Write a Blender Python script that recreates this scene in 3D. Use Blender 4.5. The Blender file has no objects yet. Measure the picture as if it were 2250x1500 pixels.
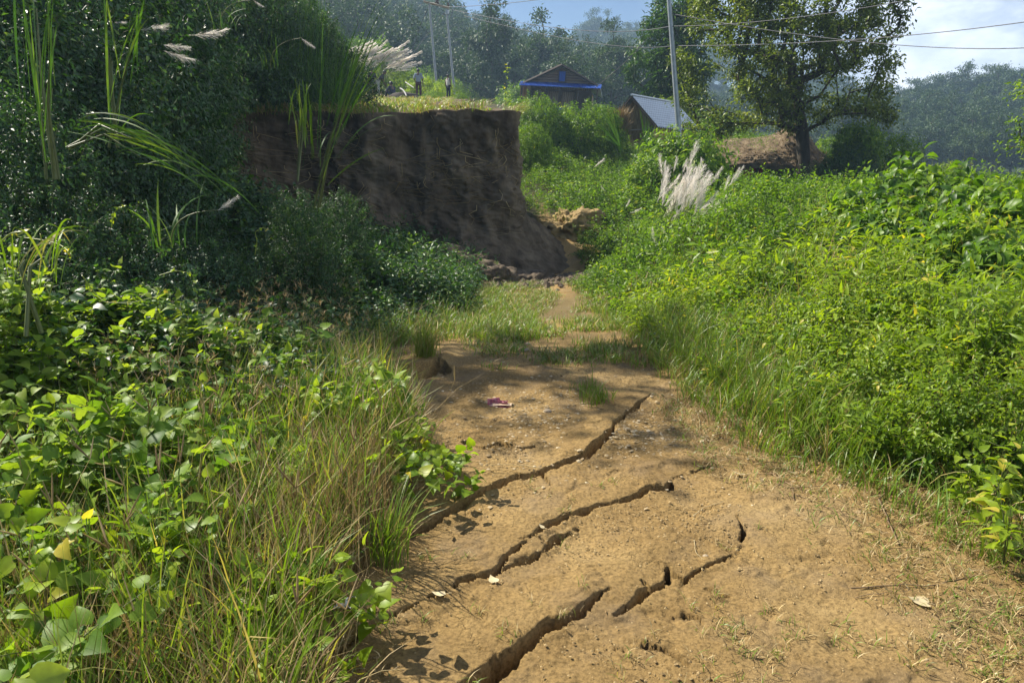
import bpy, math, random
import numpy as np
from mathutils import Vector, Matrix
PI = math.pi
rng = np.random.default_rng(11)
random.seed(11)
scene = bpy.context.scene
COL = scene.collection

# ------------------------------------------------------------------ camera
PITCH = math.radians(14.6)
FPX = 1500.0
CAMZ = 1.6
cam_d = bpy.data.cameras.new("Camera")
cam = bpy.data.objects.new("Camera", cam_d); COL.objects.link(cam)
cam.location = (0, 0, CAMZ)
cam.rotation_euler = (PI/2 - PITCH, 0, 0)
cam_d.sensor_width = 36.0
cam_d.lens = 36.0 * FPX / 2250.0
cam_d.clip_start = 0.05; cam_d.clip_end = 5000
scene.camera = cam

# ------------------------------------------------------------------ sky, sun, exposure
SUN_EL = math.radians(47)
SUN_AZ = math.atan2(-0.86, 0.51)          # compass-like: angle from +Y towards +X (sun front-left)
sunv = Vector((math.sin(SUN_AZ)*math.cos(SUN_EL), math.cos(SUN_AZ)*math.cos(SUN_EL), math.sin(SUN_EL)))
world = bpy.data.worlds.new("World"); scene.world = world
world.use_nodes = True
wn = world.node_tree.nodes; wl = world.node_tree.links
for n in list(wn): wn.remove(n)
wo = wn.new('ShaderNodeOutputWorld'); bg = wn.new('ShaderNodeBackground')
sky = wn.new('ShaderNodeTexSky'); sky.sky_type = 'NISHITA'; sky.sun_disc = False
sky.sun_elevation = SUN_EL; sky.sun_rotation = SUN_AZ
sky.altitude = 300; sky.air_density = 1.0; sky.dust_density = 0.6; sky.ozone_density = 2.5
bg.inputs['Strength'].default_value = 0.068
tc = wn.new('ShaderNodeTexCoord'); mp = wn.new('ShaderNodeMapping')
mp.inputs['Scale'].default_value = (1.0, 1.0, 2.4)
mp.inputs['Location'].default_value = (0.35, 0.1, 0.0)
nz = wn.new('ShaderNodeTexNoise'); nz.inputs['Scale'].default_value = 3.2; nz.inputs['Detail'].default_value = 9; nz.inputs['Roughness'].default_value = 0.58
rp = wn.new('ShaderNodeValToRGB'); rp.color_ramp.elements[0].position = 0.36; rp.color_ramp.elements[1].position = 0.56
sep = wn.new('ShaderNodeSeparateXYZ')
mr = wn.new('ShaderNodeMapRange'); mr.inputs['From Min'].default_value = 0.16; mr.inputs['From Max'].default_value = 0.50
mul = wn.new('ShaderNodeMath'); mul.operation = 'MULTIPLY'
nz2 = wn.new('ShaderNodeTexNoise'); nz2.inputs['Scale'].default_value = 5.0; nz2.inputs['Detail'].default_value = 6
rp2 = wn.new('ShaderNodeValToRGB')
rp2.color_ramp.elements[0].position = 0.32; rp2.color_ramp.elements[0].color = (3.0, 3.7, 5.2, 1)
rp2.color_ramp.elements[1].position = 0.56; rp2.color_ramp.elements[1].color = (10.0, 10.4, 11.4, 1)
hs = wn.new('ShaderNodeHueSaturation'); hs.inputs['Saturation'].default_value = 1.15; hs.inputs['Value'].default_value = 0.66; hs.inputs['Hue'].default_value = 0.512
mxw = wn.new('ShaderNodeMix'); mxw.data_type = 'RGBA'
wl.new(tc.outputs['Generated'], mp.inputs['Vector']); wl.new(mp.outputs[0], nz.inputs['Vector']); wl.new(mp.outputs[0], nz2.inputs['Vector'])
wl.new(nz.outputs['Fac'], rp.inputs['Fac']); wl.new(tc.outputs['Generated'], sep.inputs[0])
wl.new(sep.outputs['X'], mr.inputs['Value']); wl.new(rp.outputs['Color'], mul.inputs[0]); wl.new(mr.outputs[0], mul.inputs[1])
wl.new(nz2.outputs['Fac'], rp2.inputs['Fac'])
wl.new(sky.outputs[0], hs.inputs['Color'])
wl.new(hs.outputs[0], mxw.inputs['A']); wl.new(rp2.outputs['Color'], mxw.inputs['B']); wl.new(mul.outputs[0], mxw.inputs['Factor'])
wl.new(mxw.outputs['Result'], bg.inputs['Color']); wl.new(bg.outputs[0], wo.inputs['Surface'])
sl = bpy.data.lights.new("Sun", 'SUN'); sl.energy = 5.0; sl.angle = math.radians(0.5); sl.color = (1.0, 0.93, 0.80)
so = bpy.data.objects.new("Sun", sl); COL.objects.link(so)
so.rotation_euler = sunv.to_track_quat('Z', 'Y').to_euler()
scene.view_settings.view_transform = 'Standard'; scene.view_settings.look = 'None'
scene.view_settings.exposure = 1.2; scene.view_settings.gamma = 1.0
scene.render.engine = 'CYCLES'
scene.cycles.max_bounces = 7; scene.cycles.transparent_max_bounces = 8
scene.cycles.volume_bounces = 0

# ------------------------------------------------------------------ pixel / world helpers
cP, sP = math.cos(PITCH), math.sin(PITCH)
def ray(px, py):
    u = (px-1125)/FPX; v = (750-py)/FPX
    return np.array([u, cP+v*sP, -sP+v*cP])
def P(px, py, Y):
    d = ray(px, py); k = Y/d[1]
    return np.array([0, 0, CAMZ]) + d*k
def G(px, py, Hf=None):                     # ground point seen at a pixel
    Hf = Hf or H
    d = ray(px, py); k = 0.5
    prev = k
    while k < 400:
        p = np.array([0, 0, CAMZ]) + d*k
        if p[2] < float(Hf(p[0], p[1])): break
        prev = k; k *= 1.01
    a, b = prev, k
    for _ in range(20):
        m = (a+b)/2; p = np.array([0, 0, CAMZ]) + d*m
        if p[2] < float(Hf(p[0], p[1])): b = m
        else: a = m
    return np.array([0, 0, CAMZ]) + d*b

# ------------------------------------------------------------------ noise
def _h(ix, iy, iz, s):
    n = (ix.astype(np.int64)*374761393 + iy.astype(np.int64)*668265263 + iz.astype(np.int64)*2147483647 + s*1274126177) & 0xffffffff
    n = ((n ^ (n >> 13)) * 1274126177) & 0xffffffff
    n = n ^ (n >> 16)
    return (n & 0xffffff) / float(0xffffff)
def vnoise(x, y, z=0.0, s=0):
    x, y, z = np.broadcast_arrays(np.asarray(x, float), np.asarray(y, float), np.asarray(z, float))
    ix, iy, iz = np.floor(x), np.floor(y), np.floor(z)
    fx, fy, fz = x-ix, y-iy, z-iz
    fx = fx*fx*(3-2*fx); fy = fy*fy*(3-2*fy); fz = fz*fz*(3-2*fz)
    r = 0
    for dx in (0, 1):
        for dy in (0, 1):
            for dz in (0, 1):
                w = (fx if dx else 1-fx)*(fy if dy else 1-fy)*(fz if dz else 1-fz)
                r = r + w*_h(ix+dx, iy+dy, iz+dz, s)
    return r*2-1
def fbm(x, y, z=0.0, o=4, s=0, g=0.5):
    a = 1.0; r = 0; t = 0; f = 1.0
    for i in range(o):
        r = r + a*vnoise(np.asarray(x)*f, np.asarray(y)*f, np.asarray(z)*f, s+i*17); t += a; a *= g; f *= 2.03
    return r/t
def sstep(a, b, x):
    t = np.clip((x-a)/(b-a), 0, 1); return t*t*(3-2*t)

# ------------------------------------------------------------------ terrain height
CP = np.array([
 (0,0,0),(0,2,0),(1,2,0),(2.5,2,0.03),(0.3,4,0),(1,4,0),(0.2,6,-.07),(1,6,-.06),(0.5,8.9,-.35),(0.9,12,-.6),(1.45,15.5,-.87),(0,12,-.55),
 (1.9,3,0.03),(3,3,.05),(3,5,.08),(4,8,.0),(3,11,-.15),(2.6,14,-.35),(6,5,.2),(6,10,.1),(8,15,.15),(12,12,.3),(12,20,.4),(6,20,.2),(2.6,18,-.35),
 (1.0,19,.1),(3.65,25,.6),(1.1,32,2.6),(6,36,2.1),(12,32,.6),(12,28,.5),(20,30,.4),(20,20,.5),(30,40,-1),(40,60,-2.5),(25,60,-.5),(60,60,-2.6),(60,120,-2.6),
 (3.5,55,4.6),(-5.5,43,5.3),(-10,45,5.7),(0,42,4.8),(-5,60,6.2),(-15,50,8),(10,60,2.5),(10,45,2.0),
 (-1.2,2,.0),(-1.4,4,.0),(-1.8,6,-.05),(-1.5,8.5,-.25),(-2.4,10,-.15),(-1.3,12,-.5),(-4,3,.05),(-3,4.5,.05),(-3.7,5.2,.15),(-3.2,7,.1),(-4.3,8,.6),(-5.6,8,1.4),(-7,8.5,2.7),(-4.2,10,.6),(-6.2,11,2.1),(-3.8,12.5,-.05),(-6.0,13,1.4),(-8,13,3.0),(-8,4,.9),(-7,1,.4),
 (-12,9,5.2),(-12,20,5),(-3,14.5,-.45),(-5.5,14.8,.2),(-5.2,12,.9),(-6.6,14.6,.9),(-1,15,-.8),
 (-40,0,12),(-40,60,12),(40,0,.4),(-40,120,15),(0,120,6),(100,20,-2.4),(-12,-6,3),(12,-6,.3),(0,-8,0)], float)
def _tps_fit(P3):
    n = len(P3); d = np.hypot(P3[:, None, 0]-P3[None, :, 0], P3[:, None, 1]-P3[None, :, 1])
    K = np.where(d > 0, d*d*np.log(d+1e-12), 0) + np.eye(n)*0.3
    Pm = np.c_[np.ones(n), P3[:, :2]]
    A = np.block([[K, Pm], [Pm.T, np.zeros((3, 3))]])
    return np.linalg.solve(A, np.r_[P3[:, 2], 0, 0, 0])
_w = _tps_fit(CP)
def Htps(x, y):
    x = np.clip(x, -60, 100); y = np.clip(y, -14, 130)
    shp = np.broadcast(x, y).shape
    xf = np.broadcast_to(x, shp).ravel(); yf = np.broadcast_to(y, shp).ravel()
    out = np.empty(len(xf))
    for i in range(0, len(xf), 60000):
        a = xf[i:i+60000]; b = yf[i:i+60000]
        d2 = (a[:, None]-CP[None, :, 0])**2 + (b[:, None]-CP[None, :, 1])**2
        out[i:i+60000] = (0.5*d2*np.log(d2+1e-12)) @ _w[:-3] + _w[-3] + _w[-2]*a + _w[-1]*b
    return np.clip(out.reshape(shp), -3, 14)
# plateau outline (the lip of the cliff), left to right then away from the camera
LIP = np.array([(-11.5,15.3),(-9.5,15.2),(-7.6,15.0),(-6.2,15.6),(-4.6,16.1),(-3.2,15.7),(-2.2,16.0),(-1.2,15.8),(-.5,15.9),(.05,16.0),(.27,16.5),(.05,17.2),(-.6,18.2),(-1.4,19.5),(-2.0,21.5),(-2.3,25),(-2.2,33),(-2.4,40)])
def lip_z(x, y):
    return 2.70 + np.clip(y-16, -2, 60)*0.098 + np.clip(-7.0-x, 0, 20)*0.12 + .07*fbm(x*.7, y*.7, 0, 2, 301) + .04*fbm(x*2.4, y*2.4, 0, 2, 302)
def front_y(x):                                # y of the lip as function of x (front part)
    return np.interp(x, LIP[:10, 0], LIP[:10, 1])
def side_x(y):
    return np.interp(y, LIP[9:, 1], LIP[9:, 0])
def plateau_mask(x, y, inset=0.55):
    a = sstep(front_y(x)+inset-.12, front_y(x)+inset+.12, y)
    b = 1-sstep(side_x(y)-inset-.12, side_x(y)-inset+.12, x)
    return a*b
def Hbase(x, y):
    x = np.asarray(x, float); y = np.asarray(y, float)
    h = Htps(x, y)
    m = plateau_mask(x, y)
    far = sstep(38, 46, y)
    hp = lip_z(x, y)*(1-far) + h*far
    return h*(1-m) + hp*m
H = Hbase

# ------------------------------------------------------------------ mesh builder
class MB:
    def __init__(s): s.V = []; s.F = []; s.n = 0
    def add(s, v, f, val=0.5, mat=0):
        v = np.asarray(v, float).reshape(-1, 3); f = np.asarray(f, np.int64)
        s.V.append(v)
        val = np.broadcast_to(np.asarray(val, float), (len(f),)); mat = np.broadcast_to(np.asarray(mat, np.int64), (len(f),))
        s.F.append((f+s.n, val, mat)); s.n += len(v)
    def merge(s, o, M=None, dval=0):
        for (f, val, mat) in o.F: s.F.append((f+s.n, val+dval, mat))
        V = np.concatenate(o.V) if o.V else np.zeros((0, 3))
        if M is not None: V = V@M[:3, :3].T + M[:3, 3]
        s.V.append(V); s.n += len(V)
    def arrays(s): return np.concatenate(s.V), s.F
    def build(s, name, mats, parent=None, smooth=True, loc=None, link=True):
        V = np.concatenate(s.V)
        me = bpy.data.meshes.new(name)
        me.vertices.add(len(V)); me.vertices.foreach_set('co', V.astype(np.float32).ravel())
        loops = np.concatenate([f.ravel() for f, _, _ in s.F])
        tot = np.concatenate([np.full(len(f), f.shape[1]) for f, _, _ in s.F])
        st = np.r_[0, np.cumsum(tot)[:-1]]
        me.loops.add(len(loops)); me.loops.foreach_set('vertex_index', loops.astype(np.int32))
        me.polygons.add(len(tot)); me.polygons.foreach_set('loop_start', st.astype(np.int32))
        me.polygons.foreach_set('material_index', np.concatenate([m for _, _, m in s.F]).astype(np.int32))
        me.polygons.foreach_set('use_smooth', np.full(len(tot), smooth))
        me.update(calc_edges=True)
        at = me.attributes.new('val', 'FLOAT', 'FACE')
        at.data.foreach_set('value', np.concatenate([v for _, v, _ in s.F]).astype(np.float32))
        for m in (mats if isinstance(mats, (list, tuple)) else [mats]): me.materials.append(m)
        o = bpy.data.objects.new(name, me)
        if link: COL.objects.link(o)
        if parent: o.parent = parent
        if loc is not None: o.location = loc
        return o
def scatter(mb, tmpl, pos, R, scale, dval=None):
    """merge N transformed copies of a template MB (R: N,3,3)"""
    V, F = tmpl.arrays(); N = len(pos); m = len(V)
    if N == 0: return
    W = np.einsum('nij,mj->nmi', R*np.asarray(scale).reshape(-1, 1, 1), V) + np.asarray(pos)[:, None, :]
    dv = np.zeros(N) if dval is None else dval
    off = (np.arange(N)*m)[:, None, None]
    base = mb.n
    mb.V.append(W.reshape(-1, 3)); mb.n += N*m
    for (f, val, mat) in F:
        mb.F.append(((f[None]+off).reshape(-1, f.shape[1])+base, (val[None]+dv[:, None]).ravel(), np.tile(mat, N)))
def rotz(a):
    a = np.asarray(a); c, s = np.cos(a), np.sin(a); z = np.zeros_like(a); o = np.ones_like(a)
    return np.stack([np.stack([c, -s, z], -1), np.stack([s, c, z], -1), np.stack([z, z, o], -1)], -2)
def frame(d, up):
    """rows->matrix with Y=d, Z~up"""
    d = d/np.linalg.norm(d, axis=-1, keepdims=True)
    x = np.cross(d, up); x /= np.linalg.norm(x, axis=-1, keepdims=True)+1e-9
    z = np.cross(x, d)
    return np.stack([x, d, z], -1)
def tilt(n, amt, az=None):
    """random rotation: spin about z, tilt by ~amt"""
    a = rng.uniform(0, 2*PI, n); t = rng.normal(0, 1, n)*amt; b = rng.uniform(0, 2*PI, n) if az is None else az
    c, s = np.cos(t), np.sin(t); z = np.zeros(n); o = np.ones(n)
    Rx = np.stack([np.stack([o, z, z], -1), np.stack([z, c, -s], -1), np.stack([z, s, c], -1)], -2)
    return rotz(b)@Rx@rotz(a)
def lean_to(n, dirv, amt, spread=0.25):
    """rotation whose z axis leans towards dirv (N,3)"""
    zax = np.array([0, 0, 1.0])[None]*(1-amt) + dirv*amt + rng.normal(0, spread, (n, 3))
    zax /= np.linalg.norm(zax, axis=1, keepdims=True)
    h = rng.normal(size=(n, 3)); x = np.cross(h, zax); x /= np.linalg.norm(x, axis=1, keepdims=True)
    y = np.cross(zax, x)
    return np.stack([x, y, zax], -1)
def tube(mb, pts, rad, sides=6, val=.5, mat=0, cap=True):
    pts = np.asarray(pts, float); n = len(pts); rad = np.broadcast_to(np.asarray(rad, float), (n,))
    T = np.gradient(pts, axis=0); T /= np.linalg.norm(T, axis=1, keepdims=True)+1e-9
    ref = np.array([0, 0, 1.0]) if abs(T[0, 2]) < .9 else np.array([1.0, 0, 0])
    A = np.cross(T, ref); A /= np.linalg.norm(A, axis=1, keepdims=True)+1e-9
    B = np.cross(T, A)
    th = np.arange(sides)*2*PI/sides
    V = pts[:, None]+rad[:, None, None]*(A[:, None]*np.cos(th)[None, :, None]+B[:, None]*np.sin(th)[None, :, None])
    i = np.arange(n-1)[:, None]*sides; j = np.arange(sides)[None]; k = (j+1) % sides
    f = np.stack([i+j, i+k, i+sides+k, i+sides+j], -1).reshape(-1, 4)
    mb.add(V.reshape(-1, 3), f, val, mat)
    if cap and sides >= 3:
        c = np.concatenate([V[-1], V[0]]); mb.add(c, [list(range(sides))], val, mat); mb.add(c, [list(range(sides, 2*sides))[::-1]], val, mat)
def box(mb, c, s, R=None, val=.5, mat=0):
    c = np.asarray(c, float); s = np.asarray(s, float)/2
    v = np.array([(x, y, z) for x in (-1, 1) for y in (-1, 1) for z in (-1, 1)])*s
    if R is not None: v = v@np.asarray(R).T
    mb.add(v+c, [(0, 1, 3, 2), (4, 6, 7, 5), (0, 4, 5, 1), (2, 3, 7, 6), (0, 2, 6, 4), (1, 5, 7, 3)], val, mat)
def blades(mb, base, h, lean, width, bend, segs=4, val=.5, mat=0, curl=0.0, up=None):
    """grass blades. base N,3; h N; lean N,2 unit dir; width N; bend N (0..1)"""
    N = len(base); s = np.linspace(0, 1, segs+1)[None, :, None]
    h = np.broadcast_to(h, (N,))[:, None, None]; bend = np.broadcast_to(bend, (N,))[:, None, None]; width = np.broadcast_to(width, (N,))[:, None, None]
    L = np.concatenate([lean, np.zeros((N, 1))], 1)[:, None]
    U = np.array([0, 0, 1.0])[None, None] if up is None else up[:, None]
    c = base[:, None]+U*h*(s-bend*0.55*s**2.2)+L*h*(bend*s**1.9+.05*s)
    side = np.stack([-lean[:, 1], lean[:, 0], np.zeros(N)], 1)
    side = side+rng.normal(0, .35, (N, 3)); side /= np.linalg.norm(side, axis=1, keepdims=True)
    w = width*(1-s**2.0*.97)*.5*(.6+.8*np.minimum(s*4, 1))
    V = np.stack([c-side[:, None]*w, c+side[:, None]*w], 2).reshape(N, -1, 3)
    i = np.arange(segs)*2; f = np.stack([i, i+1, i+3, i+2], -1)
    F = (f[None]+(np.arange(N)*2*(segs+1))[:, None, None]).reshape(-1, 4)
    val = np.broadcast_to(val, (N,)); mat = np.broadcast_to(mat, (N,))
    mb.add(V.reshape(-1, 3), F, np.repeat(val, segs), np.repeat(mat, segs))

# ------------------------------------------------------------------ object bookkeeping
def tag(o, label=None, cat=None, group=None, kind=None):
    if label: o['label'] = label
    if cat: o['category'] = cat
    if group: o['group'] = group
    if kind: o['kind'] = kind
    return o
def thing(name, loc, label, cat, group=None, rz=0):
    o = bpy.data.objects.new(name, None); COL.objects.link(o); o.empty_display_size = .1
    o.location = loc; o.rotation_euler = (0, 0, rz)
    return tag(o, label, cat, group)
def clone(root, loc, rz=0, scale=1, label=None, tiltxy=(0, 0), group=None):
    r = root.copy(); COL.objects.link(r); r.location = loc; r.rotation_euler = (tiltxy[0], tiltxy[1], rz)
    r.scale = (scale, scale, scale) if np.isscalar(scale) else scale
    if label: r['label'] = label
    if group: r['group'] = group
    for ch in list(root.children):
        c = ch.copy(); COL.objects.link(c); c.parent = r
        for g in list(ch.children):
            d = g.copy(); COL.objects.link(d); d.parent = c
    return r

# ------------------------------------------------------------------ materials
def newmat(name):
    m = bpy.data.materials.new(name); m.use_nodes = True
    nt = m.node_tree
    for n in list(nt.nodes): nt.nodes.remove(n)
    return m, nt.nodes, nt.links
def rampnode(n, stops):
    r = n.new('ShaderNodeValToRGB'); e = r.color_ramp.elements
    while len(e) < len(stops): e.new(0.5)
    for i, (p, c) in enumerate(stops): e[i].position = p; e[i].color = (*c, 1)
    return r
def leafmat(name, stops, trans=.35, rough=.42, tcol=(1.5, 1.45, .45), spec=.45):
    m, n, l = newmat(name)
    at = n.new('ShaderNodeAttribute'); at.attribute_name = 'val'
    oi = n.new('ShaderNodeObjectInfo')
    ma = n.new('ShaderNodeMath'); ma.operation = 'MULTIPLY_ADD'; ma.inputs[1].default_value = .16; ma.inputs[2].default_value = -.08
    ad = n.new('ShaderNodeMath'); ad.operation = 'ADD'
    l.new(oi.outputs['Random'], ma.inputs[0]); l.new(ma.outputs[0], ad.inputs[0]); l.new(at.outputs['Fac'], ad.inputs[1])
    r = rampnode(n, stops); l.new(ad.outputs[0], r.inputs[0])
    ge = n.new('ShaderNodeNewGeometry')
    nz = n.new('ShaderNodeTexNoise'); nz.inputs['Scale'].default_value = 38; nz.inputs['Detail'].default_value = 5
    l.new(ge.outputs['Position'], nz.inputs['Vector'])
    mr = n.new('ShaderNodeMapRange'); mr.inputs['To Min'].default_value = .55; mr.inputs['To Max'].default_value = 1.42; l.new(nz.outputs['Fac'], mr.inputs['Value'])
    mx = n.new('ShaderNodeVectorMath'); mx.operation = 'SCALE'; l.new(r.outputs[0], mx.inputs[0]); l.new(mr.outputs[0], mx.inputs['Scale'])
    b = n.new('ShaderNodeBsdfPrincipled'); b.inputs['Roughness'].default_value = rough; b.inputs['Specular IOR Level'].default_value = spec
    l.new(mx.outputs[0], b.inputs['Base Color'])
    t = n.new('ShaderNodeBsdfTranslucent'); tm = n.new('ShaderNodeVectorMath'); tm.operation = 'MULTIPLY'; tm.inputs[1].default_value = tcol
    l.new(mx.outputs[0], tm.inputs[0]); l.new(tm.outputs[0], t.inputs['Color'])
    ms = n.new('ShaderNodeMixShader'); ms.inputs[0].default_value = trans
    l.new(b.outputs[0], ms.inputs[1]); l.new(t.outputs[0], ms.inputs[2])
    o = n.new('ShaderNodeOutputMaterial'); l.new(ms.outputs[0], o.inputs['Surface'])
    return m
def solid(name, stops, scale=8, detail=5, rough=.85, bump=.3, bscale=30, vec=(1, 1, 1), spec=.25, metal=0, wave=None, coord='Object'):
    """noise-coloured material with bump"""
    m, n, l = newmat(name)
    tc = n.new('ShaderNodeTexCoord'); mp = n.new('ShaderNodeMapping'); mp.inputs['Scale'].default_value = vec
    l.new(tc.outputs[coord], mp.inputs['Vector'])
    nz = n.new('ShaderNodeTexNoise'); nz.inputs['Scale'].default_value = scale; nz.inputs['Detail'].default_value = detail; nz.inputs['Roughness'].default_value = .6
    l.new(mp.outputs[0], nz.inputs['Vector'])
    r = rampnode(n, stops); l.new(nz.outputs['Fac'], r.inputs[0])
    b = n.new('ShaderNodeBsdfPrincipled'); b.inputs['Roughness'].default_value = rough; b.inputs['Specular IOR Level'].default_value = spec; b.inputs['Metallic'].default_value = metal
    l.new(r.outputs[0], b.inputs['Base Color'])
    n2 = n.new('ShaderNodeTexNoise'); n2.inputs['Scale'].default_value = bscale; n2.inputs['Detail'].default_value = 6; l.new(mp.outputs[0], n2.inputs['Vector'])
    bu = n.new('ShaderNodeBump'); bu.inputs['Strength'].default_value = bump; bu.inputs['Distance'].default_value = .02
    if wave:
        wv = n.new('ShaderNodeTexWave'); wv.bands_direction = wave[0]; wv.inputs['Scale'].default_value = wave[1]; wv.inputs['Distortion'].default_value = wave[2]
        l.new(tc.outputs['Object'], wv.inputs['Vector']); l.new(wv.outputs['Fac'], bu.inputs['Height'])
    else: l.new(n2.outputs['Fac'], bu.inputs['Height'])
    l.new(bu.outputs[0], b.inputs['Normal'])
    o = n.new('ShaderNodeOutputMaterial'); l.new(b.outputs[0], o.inputs['Surface'])
    return m

M = {}
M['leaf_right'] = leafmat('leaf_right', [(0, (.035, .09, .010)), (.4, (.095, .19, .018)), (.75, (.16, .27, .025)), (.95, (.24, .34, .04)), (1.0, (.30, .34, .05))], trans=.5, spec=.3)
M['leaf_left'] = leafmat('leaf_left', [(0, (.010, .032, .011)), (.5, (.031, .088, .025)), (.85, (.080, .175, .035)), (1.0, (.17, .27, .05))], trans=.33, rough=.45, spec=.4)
M['leaf_heart'] = leafmat('leaf_heart', [(0, (.06, .13, .018)), (.45, (.12, .22, .025)), (.85, (.21, .31, .035)), (1.0, (.25, .33, .05))], trans=.48, rough=.5, spec=.22)
M['leaf_lime'] = leafmat('leaf_lime', [(0, (.09, .17, .014)), (.5, (.18, .28, .02)), (.94, (.28, .37, .03)), (1.0, (.46, .40, .06))], trans=.52, spec=.3)
M['leaf_tree'] = leafmat('leaf_tree', [(0, (.035, .065, .012)), (.5, (.10, .145, .02)), (.8, (.17, .24, .03)), (1.0, (.28, .30, .045))], trans=.38, rough=.42, spec=.4)
M['leaf_forest'] = leafmat('leaf_forest', [(0, (.018, .045, .014)), (.6, (.04, .085, .02)), (1.0, (.09, .15, .03))], trans=.2, rough=.6)
M['grass'] = leafmat('grass_blade', [(0, (.06, .13, .014)), (.45, (.13, .23, .02)), (.8, (.19, .25, .04)), (1.0, (.42, .34, .14))], trans=.38, rough=.4)
M['cane'] = leafmat('cane_blade', [(0, (.03, .09, .02)), (.6, (.07, .16, .025)), (1.0, (.16, .24, .05))], trans=.35, rough=.55, spec=.2)
M['straw'] = leafmat('dry_straw', [(0, (.13, .088, .033)), (.5, (.30, .215, .085)), (1.0, (.54, .43, .22))], trans=.2, rough=.6, tcol=(1.1, 1.0, .8))
M['plume'] = leafmat('plume_hair', [(0, (.72, .68, .63)), (1.0, (.95, .92, .88))], trans=.5, rough=.7, tcol=(1, .97, .92), spec=.1)
M['stem'] = leafmat('green_stem', [(0, (.05, .09, .02)), (1.0, (.16, .17, .06))], trans=.1, rough=.5)
M['bark'] = solid('bark', [(.3, (.025, .02, .016)), (.7, (.09, .075, .055))], 6, 6, .9, .8, 14, (1, 1, .25))
M['twig'] = solid('twig', [(.3, (.10, .065, .035)), (.7, (.26, .18, .10))], 20, 4, .8, .3, 60)
M['stone'] = solid('stone', [(.3, (.22, .17, .11)), (.7, (.42, .35, .25))], 12, 5, .8, .4, 60)
M['chip'] = solid('stone_chip', [(.3, (.34, .27, .18)), (.7, (.62, .55, .42))], 9, 3, .75, .2, 40, coord='Generated')

def ground_mat():
    m, n, l = newmat('soil')
    ge = n.new('ShaderNodeNewGeometry')
    def noise(s, d, rough=.6):
        k = n.new('ShaderNodeTexNoise'); k.inputs['Scale'].default_value = s; k.inputs['Detail'].default_value = d; k.inputs['Roughness'].default_value = rough
        l.new(ge.outputs['Position'], k.inputs['Vector']); return k
    a = noise(1.1, 8, .65); r = rampnode(n, [(.28, (.168, .108, .042)), (.5, (.262, .175, .070)), (.72, (.35, .248, .110))]); l.new(a.outputs['Fac'], r.inputs[0])
    b = noise(70, 4); rb = rampnode(n, [(.3, (.5, .48, .45)), (.5, (.98, .97, .96)), (.75, (1.35, 1.34, 1.3))]); l.new(b.outputs['Fac'], rb.inputs[0])
    mx = n.new('ShaderNodeMix'); mx.data_type = 'RGBA'; mx.blend_type = 'MULTIPLY'; mx.inputs['Factor'].default_value = 1
    l.new(r.outputs[0], mx.inputs['A']); l.new(rb.outputs[0], mx.inputs['B'])
    # damp grey-brown patches
    c = noise(2.6, 6); rc = rampnode(n, [(.5, (0, 0, 0)), (.68, (1, 1, 1))]); l.new(c.outputs['Fac'], rc.inputs[0])
    m2 = n.new('ShaderNodeMix'); m2.data_type = 'RGBA'; m2.inputs['B'].default_value = (.20, .15, .095, 1)
    mm = n.new('ShaderNodeMath'); mm.operation = 'MULTIPLY'; mm.inputs[1].default_value = .45; l.new(rc.outputs[0], mm.inputs[0]); l.new(mm.outputs[0], m2.inputs['Factor'])
    l.new(mx.outputs['Result'], m2.inputs['A'])
    # humus under the plants (attribute 'val')
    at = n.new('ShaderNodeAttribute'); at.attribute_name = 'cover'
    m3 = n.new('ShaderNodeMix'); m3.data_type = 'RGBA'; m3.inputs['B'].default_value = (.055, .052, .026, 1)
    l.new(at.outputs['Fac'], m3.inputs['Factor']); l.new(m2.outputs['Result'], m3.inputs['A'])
    bs = n.new('ShaderNodeBsdfPrincipled'); bs.inputs['Roughness'].default_value = .95; bs.inputs['Specular IOR Level'].default_value = .15
    l.new(m3.outputs['Result'], bs.inputs['Base Color'])
    d = noise(34, 10, .78); bu = n.new('ShaderNodeBump'); bu.inputs['Strength'].default_value = 1.0; bu.inputs['Distance'].default_value = .016
    vo = n.new('ShaderNodeTexVoronoi'); vo.feature = 'DISTANCE_TO_EDGE'; vo.inputs['Scale'].default_value = 5.5
    wn_ = noise(5, 4); vm = n.new('ShaderNodeVectorMath'); vm.operation = 'MULTIPLY_ADD'; vm.inputs[1].default_value = (.35, .35, .35); l.new(wn_.outputs['Color'], vm.inputs[0]); l.new(ge.outputs['Position'], vm.inputs[2]); l.new(vm.outputs[0], vo.inputs['Vector'])
    vr = n.new('ShaderNodeMapRange'); vr.inputs['From Max'].default_value = .02; vr.inputs['To Max'].default_value = .35; l.new(vo.outputs['Distance'], vr.inputs['Value'])
    msk = noise(1.7, 3); mk = n.new('ShaderNodeMapRange'); mk.inputs['From Min'].default_value = .5; mk.inputs['From Max'].default_value = .62; l.new(msk.outputs['Fac'], mk.inputs['Value'])
    m5 = n.new('ShaderNodeMath'); m5.operation = 'MULTIPLY'; l.new(vr.outputs[0], m5.inputs[0]); l.new(mk.outputs[0], m5.inputs[1])
    m6 = n.new('ShaderNodeMath'); m6.operation = 'ADD'; l.new(m5.outputs[0], m6.inputs[0]); l.new(d.outputs['Fac'], m6.inputs[1]); l.new(m6.outputs[0], bu.inputs['Height'])
    l.new(bu.outputs[0], bs.inputs['Normal'])
    o = n.new('ShaderNodeOutputMaterial'); l.new(bs.outputs[0], o.inputs['Surface'])
    return m
M['soil'] = ground_mat()
M['cliff'] = solid('cliff_soil', [(.3, (.038, .028, .019)), (.48, (.095, .074, .050)), (.7, (.185, .148, .100))], 2.4, 12, .95, 1.0, 16, (1, 1, .45), .1)

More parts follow.
